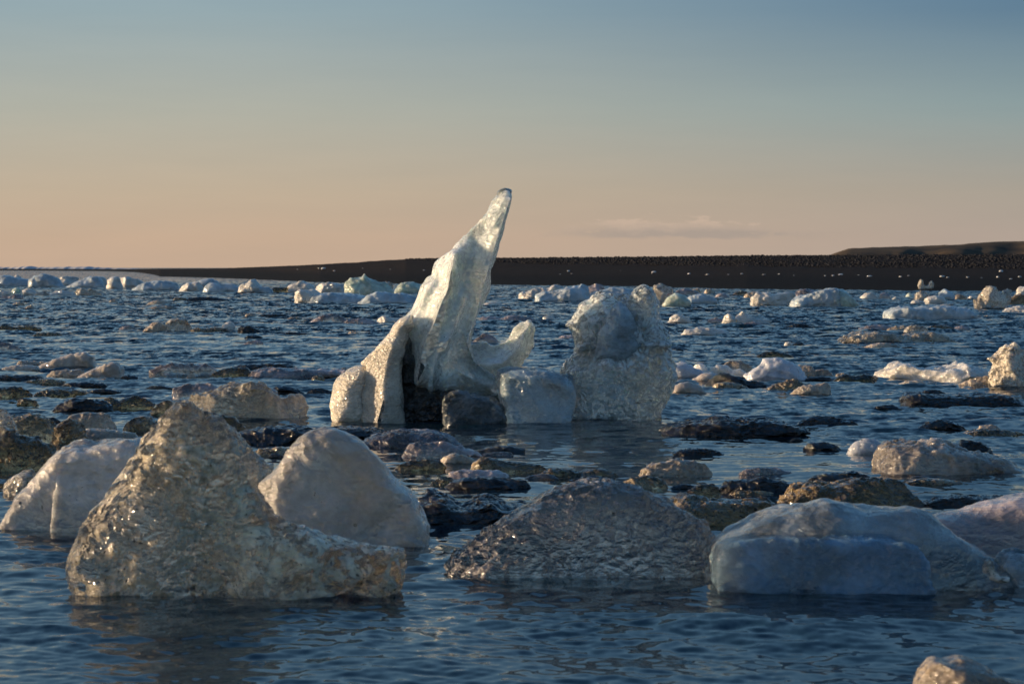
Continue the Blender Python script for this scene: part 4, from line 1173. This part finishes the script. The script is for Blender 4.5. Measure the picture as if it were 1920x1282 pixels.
C('tanwave', '1652,888 1652,856 1660,840 1674,833 1690,834 1704,826 1716,825 1726,832 1740,826 1760,830 1790,842 1815,846 1850,852 1882,864 1912,882 1900,892', 'tan wave-shaped ice berg with a curling left crest, right side', base=886, T=0.42, scallop=[(0.09, 0.02)], sq=2.4)
C('tan', '1202,896 1206,880 1216,870 1240,865 1270,862 1298,863 1318,870 1334,882 1338,896', 'domed tan ice with bright left end, below the bear-like berg', base=892)
G('1386,890 1398,880 1425,876 1455,878 1478,883 1488,889', 'pink', 'thin pink floe right of the domed tan ice', base=888)
C('dark', '1512,906 1522,894 1540,886 1570,883 1600,881 1622,886 1636,898 1630,906', 'black glossy ice lying behind the gold-flecked boulder', base=903)
C('goldrock', '1470,955 1474,936 1486,920 1502,914 1520,908 1545,911 1565,904 1600,901 1632,897 1662,899 1684,905 1700,918 1712,934 1726,952', 'rough gold-flecked dark ice boulder behind the broad blue slab', base=952, T=0.3, facets=1, scallop=[(0.06, 0.02), (0.03, 0.01)])
G('1512,914 1516,904 1540,899 1556,903 1560,912', 'tan', 'pale ice in the gap between the black glossy ice and the gold-flecked boulder', base=915)
C('dark', '1344,922 1358,906 1378,896 1400,893 1425,889 1446,896 1468,901 1490,914 1478,924', 'black knotted ice above the gap of the two foreground mounds', base=924, scallop=[(0.07, 0.02)])
G('1360,930 1375,920 1400,917 1430,918 1450,924', 'brown', 'brown floe in front of the black knotted ice', base=926)
C('darkgold', '1250,938 1266,926 1290,914 1314,903 1336,902 1346,912 1350,936', 'brown ice wedge with a rounded right end, behind the dark mound', base=932)
C('goldrock', '1252,975 1258,955 1268,938 1290,930 1320,934 1350,938 1400,936 1440,942 1470,954 1486,966 1440,985 1380,1000 1340,1008', 'black ice with bright golden glints between the two foreground mounds', base=985, T=0.3, scallop=[(0.08, 0.03)])
G('1730,952 1742,938 1765,930 1800,926 1840,930 1880,928 1925,934 1940,948', 'dark', 'black rippled ice at the right edge above the pinkish slab', base=948)
G('1694,912 1706,900 1732,894 1762,896 1795,901 1815,910', 'brown', 'low brown ice right of the black glossy piece', base=907)
G('1702,900 1712,892 1738,890 1760,893 1770,900', 'dark', 'dark sliver at the foot of the tan wave-shaped berg', base=896)
# -- centre cluster
G('436,836 448,812 470,800 510,796 560,795 600,800 640,812 650,830 560,838', 'dark', 'black rippled ice sheet just above the pale black-specked slab', base=832, T=0.4, scallop=[(0.08, 0.02)])
G('470,856 485,842 515,835 550,834 580,842 590,852', 'brown', 'brown-grey floe left of the pale black-specked slab', base=852)
C('dark', '500,862 506,851 518,848 530,853 534,862', 'tiny black ice bit left of the pale slab peak', base=858)
G('585,812 600,802 640,798 690,800 720,808 740,818 700,826 620,824', 'dark', 'black flat ice before the round tan lobe of the spired iceberg', base=822, T=0.35)
C('purple', '672,845 686,826 705,814 735,806 770,802 805,803 832,811 852,826 862,840', 'grey-purple flat domed floe in front of the spired iceberg', base=838, T=0.4)
C('pink', '752,862 760,845 770,833 790,829 825,829 860,834 888,842 906,856 880,862', 'pinkish smooth oval floe in front of the grey-purple one', base=858)
C('darkgold', '742,882 752,868 772,859 800,857 822,860 834,872 832,884', 'dark brown rounded ice below the pinkish oval', base=880)
C('tan', '824,870 832,856 846,850 864,851 882,858 896,869', 'small pale smooth floe right of the dark rounded ice', base=868)
G('880,850 895,842 920,838 930,832 955,834 984,841 978,849', 'dark', 'thin black and brown floe in the calm water of the centre', base=848)
G('896,856 915,848 940,845 958,847 962,856', 'purple', 'small grey floe with a glint under the thin black one', base=855)
C('brown', '884,886 888,866 896,855 908,851 926,856 950,861 975,862 1000,868 1024,878 1026,886', 'long yellow-brown ice ridge in the centre', base=884)
C('darkgold', '1010,898 1020,882 1036,873 1060,876 1085,880 1110,876 1135,876 1152,884 1160,896', 'black and tan knotted ice right of the yellow-brown ridge', base=894)
G('836,900 848,886 868,880 900,880 935,882 952,892 950,900', 'pink', 'pinkish crumbled ice behind the long black loaf', base=897)
C('darkgold', '806,912 814,898 830,890 850,893 866,905 866,914', 'dark ice knob at the left end of the long black loaf', base=910)
C('dark', '838,918 850,902 872,892 905,890 940,893 968,894 986,901 992,914 980,920', 'long black loaf-shaped ice in the centre', base=916)
G('982,899 994,890 1016,886 1036,889 1048,898', 'purple', 'thin grey floe right of the pinkish crumbled ice', base=897)
C('dark', '1058,912 1070,898 1092,890 1118,888 1142,893 1154,903 1148,912', 'black shiny floe under the knotted ice', base=909)
C('brown', '1160,918 1166,902 1180,892 1202,888 1228,892 1246,900 1252,916', 'brown crumpled ice left of the domed tan ice', base=915)
G('1034,922 1050,911 1080,907 1115,909 1150,914 1172,922', 'darkgold', 'dark thin ice just behind the dark scalloped mound', base=921)
G('1250,920 1262,910 1282,905 1302,908 1310,918', 'dark', 'small black sliver left of the brown wedge', base=916)
C('dark', '776,985 784,945 796,928 815,920 835,924 850,938 870,944 888,936 904,929 920,930 940,940 965,946 990,952 990,970 930,985', 'black rippled ice field right of the pale black-specked slab', base=978, T=0.5, scallop=[(0.10, 0.03), (0.05, 0.012)])
C('tan', '936,962 944,950 958,944 976,945 990,954 994,962', 'small golden ice on the edge of the black rippled field', base=958)
C('sparkle', '8,822 -6,772 -4,768 12,768 20,780 30,800 34,822', 'glinting ice tip at the far left edge above the black mound', base=850)
G('236,800 245,788 258,784 270,790 275,800', 'dark', 'dark wet piece touching the low brown lump by the nearest peak', base=800)

M['clear2'] = make_ice('honey_clear_ice', (0.72, 0.62, 0.46), sss=1.0, radius=0.10, trans=0.7, bump=0.9, cell=12, dark=0.45, mott=0.5, rough=0.06, tint=(0.95, 0.9, 0.78))
M['smoothtan'] = make_ice('smooth_tan_ice', (0.62, 0.54, 0.46), sss=1.0, radius=0.10, trans=0.2, bump=0.25, cell=12, dark=0.75, mott=0.1)
M['slab2'] = make_ice('far_slab_ice', (0.70, 0.72, 0.78), sss=1.0, radius=0.15, trans=0.2, bump=0.4, cell=8, dark=0.75, mott=0.2)
M['tanwave'] = make_ice('wavy_tan_ice', (0.62, 0.53, 0.44), sss=1.0, radius=0.10, trans=0.5, bump=0.5, cell=10, dark=0.6, mott=0.3, stretch=3.0)
M['purple'] = make_ice('purplish_ice', (0.24, 0.22, 0.25), sss=0.9, radius=0.06, trans=0.6, bump=0.5, cell=12, dark=0.5, mott=0.4)
M['goldrock'] = make_ice('gold_flecked_ice', (0.30, 0.21, 0.10), sss=0.7, radius=0.05, trans=0.6, bump=1.0, cell=20, dark=0.15, mott=0.85, dirt=0.35, rough=0.05, tint=(0.9, 0.75, 0.45), dirt_col=(0.01, 0.008, 0.005))

for mat, pts, label, kind, kw in CH:
    P_ = np.asarray(pts)
    base_ = kw.get('base', P_[:, 1].max())
    D_ = depth_of(base_)
    # the rounding of the edges eats a little of each outline: widen it back; dark pieces lie low
    cx_ = P_[:, 0].mean()
    wx_ = 1.14 if base_ < 620 else 1.05
    hz_ = 0.84 if mat in ('dark', 'darkgold', 'brown', 'purple') else 1.0
    P_ = np.stack([cx_ + (P_[:, 0] - cx_) * wx_, base_ + (P_[:, 1] - base_) * hz_], 1)
    pts = [tuple(q_) for q_ in P_]
    hm_ = max(np.ptp(P_[:, 1]) * D_ / F, 0.02)
    wm_ = np.ptp(P_[:, 0]) * D_ / F
    if 'res' not in kw:
        kw['res'] = max(min(1.05 * D_ / 2418.0, min(hm_, wm_) / 9.0), wm_ / 150.0)
    if 'T' not in kw:
        kw['T'] = max(0.6 * hm_, 0.18 * wm_) if kind == 'chunk' else max(0.6 * hm_, 0.2 * wm_)
    if 'R' not in kw:
        kw['R'] = min(0.8 * kw['T'], 0.75 * hm_) if kind == 'chunk' else 0.8 * hm_
    if kind == 'chunk' and 'facets' not in kw:
        kw['facets'] = 2 if mat in ('darkgold', 'brown', 'tan', 'sparkle', 'white', 'goldrock') else 0
    if mat == 'dark' and 'noise' not in kw:
        kw['noise'] = [(0.09 * hm_, 1.0 * hm_), (0.09 * hm_, 0.35 * hm_), (0.05 * hm_, 0.15 * hm_)]
    if 'scallop' not in kw and hm_ / kw['res'] > 6 and mat not in ('smoothtan', 'blue', 'green'):
        kw['scallop'] = [(max(0.45 * hm_, 4 * kw['res']), 0.13 * hm_, (0.8, 1.0, 1.7))]
    if 'sq' not in kw:
        kw['sq'] = 1.2 if kind == 'floe' or mat in ('dark', 'darkgold', 'brown') else 1.45
    ice('ice_' + kind, pts, M[mat], label, cat='ice ' + kind, smooth=1, **kw)


# -- the hooked piece and the small chips left on the black sand
def on_sand(u, v):
    """depth at which the sight line through (u, v) meets the beach"""
    ds, dc, zc = beach_params(u)
    Ys = np.linspace(ds, dc, 400)
    zl = H + (HY - v) / F * Ys
    zb = zc * np.interp((Ys - ds) / (dc - ds), KN_T, KN_Z)
    k = int(np.argmin(np.abs(zl - zb)))
    return float(Ys[k]), float(zb[k])


def sand_piece():
    Yq, zq = on_sand(1737, 541)
    me, loc = ice_mesh('ice_chunk', [(1722, 543), (1721, 535), (1723, 529), (1727, 523), (1730, 528), (1731, 534), (1736, 536), (1741, 535), (1743, 528), (1748, 526), (1751, 532), (1749, 540), (1746, 543)],
                       M['sparkle'], base=541, Y=Yq, T=0.35, R=0.25, closed=True, dip=-zq + 0.1, res=0.055, noise=[(0.05, 0.3)])
    link('ice_chunk', me, None, loc, label='small U-shaped ice stranded on the black sand at the right', category='ice chunk')


sand_piece()


def chips():
    rng = np.random.default_rng(77)
    protos = []
    for k in range(4):
        me, loc = ice_mesh('ice_chip', [(955, 545), (954, 540), (957, 537), (961, 536.5 + k * 0.5), (965, 540), (967, 545)], M['white'], base=545, Y=180, T=0.2, R=0.14, res=0.045, noise=[(0.05, 0.25)], dip=-0.02, facets=1, origin=(0, 180))
        V = np.empty(len(me.vertices) * 3)
        me.vertices.foreach_get('co', V)
        V = V.reshape(-1, 3)
        V -= [V[:, 0].mean(), V[:, 1].mean(), V[:, 2].min()]
        me.vertices.foreach_set('co', V.ravel())
        protos.append(me)
    spots = [(1066, 509, 1.4), (1072, 513, 0.9), (1163, 508, 1.0), (1226, 511, 1.6), (1222, 513, 0.9), (1292, 514, 1.2), (1326, 515, 1.3), (1366, 515, 0.9), (1391, 514, 1.2), (1432, 515, 1.5),
             (1489, 516, 0.9), (1547, 517, 0.8), (1562, 517, 1.0), (1576, 515, 1.5), (1610, 516, 0.9), (1630, 518, 1.5), (1688, 519, 1.3), (1704, 517, 0.8), (1767, 519, 1.9), (1777, 520, 0.8), (1814, 520, 1.0),
             (1840, 521, 1.4), (1871, 520, 1.0), (1877, 509, 1.4), (1895, 523, 0.9), (1912, 519, 0.9), (598, 503, 1.6), (606, 504, 2.4), (627, 508, 1.2), (558, 505, 0.8), (680, 503, 0.9), (732, 505, 0.9), (795, 507, 0.9), (1050, 514, 0.8), (1460, 514, 0.8)]
    for q, (u, v, s) in enumerate(spots):
        Yq, zq = on_sand(u, v)
        o = bpy.data.objects.new('ice_chip', protos[q % 4])
        sc.collection.objects.link(o)
        o.location = ((u - 960) / F * Yq, Yq, zq - 0.02)
        s *= rng.uniform(0.45, 0.75)
        o.scale = (s, s * 0.8, s * rng.uniform(0.4, 0.9))
        o.rotation_euler = (0, 0, rng.uniform(0, 6.28))
        o['label'] = {26: 'white ice chip left of the biggest chip on the sand left of the spire', 27: 'biggest white ice chip on the sand slope left of the spire',
                      28: 'white ice chip just right of the biggest chip on the sand left of the spire', 18: 'biggest white ice chip on the black sand right of the U-shaped piece',
                      23: 'white ice chip lying highest up the black beach near the right edge', 24: 'white ice chip lying lowest on the black sand at the right edge'}.get(q, 'small white ice chip stranded on the black sand beach')
        o['category'] = 'ice chip'
        o['group'] = 'ice chips scattered on the black sand'


chips()
print('objects', len(sc.objects), 'chunks', len(CH))
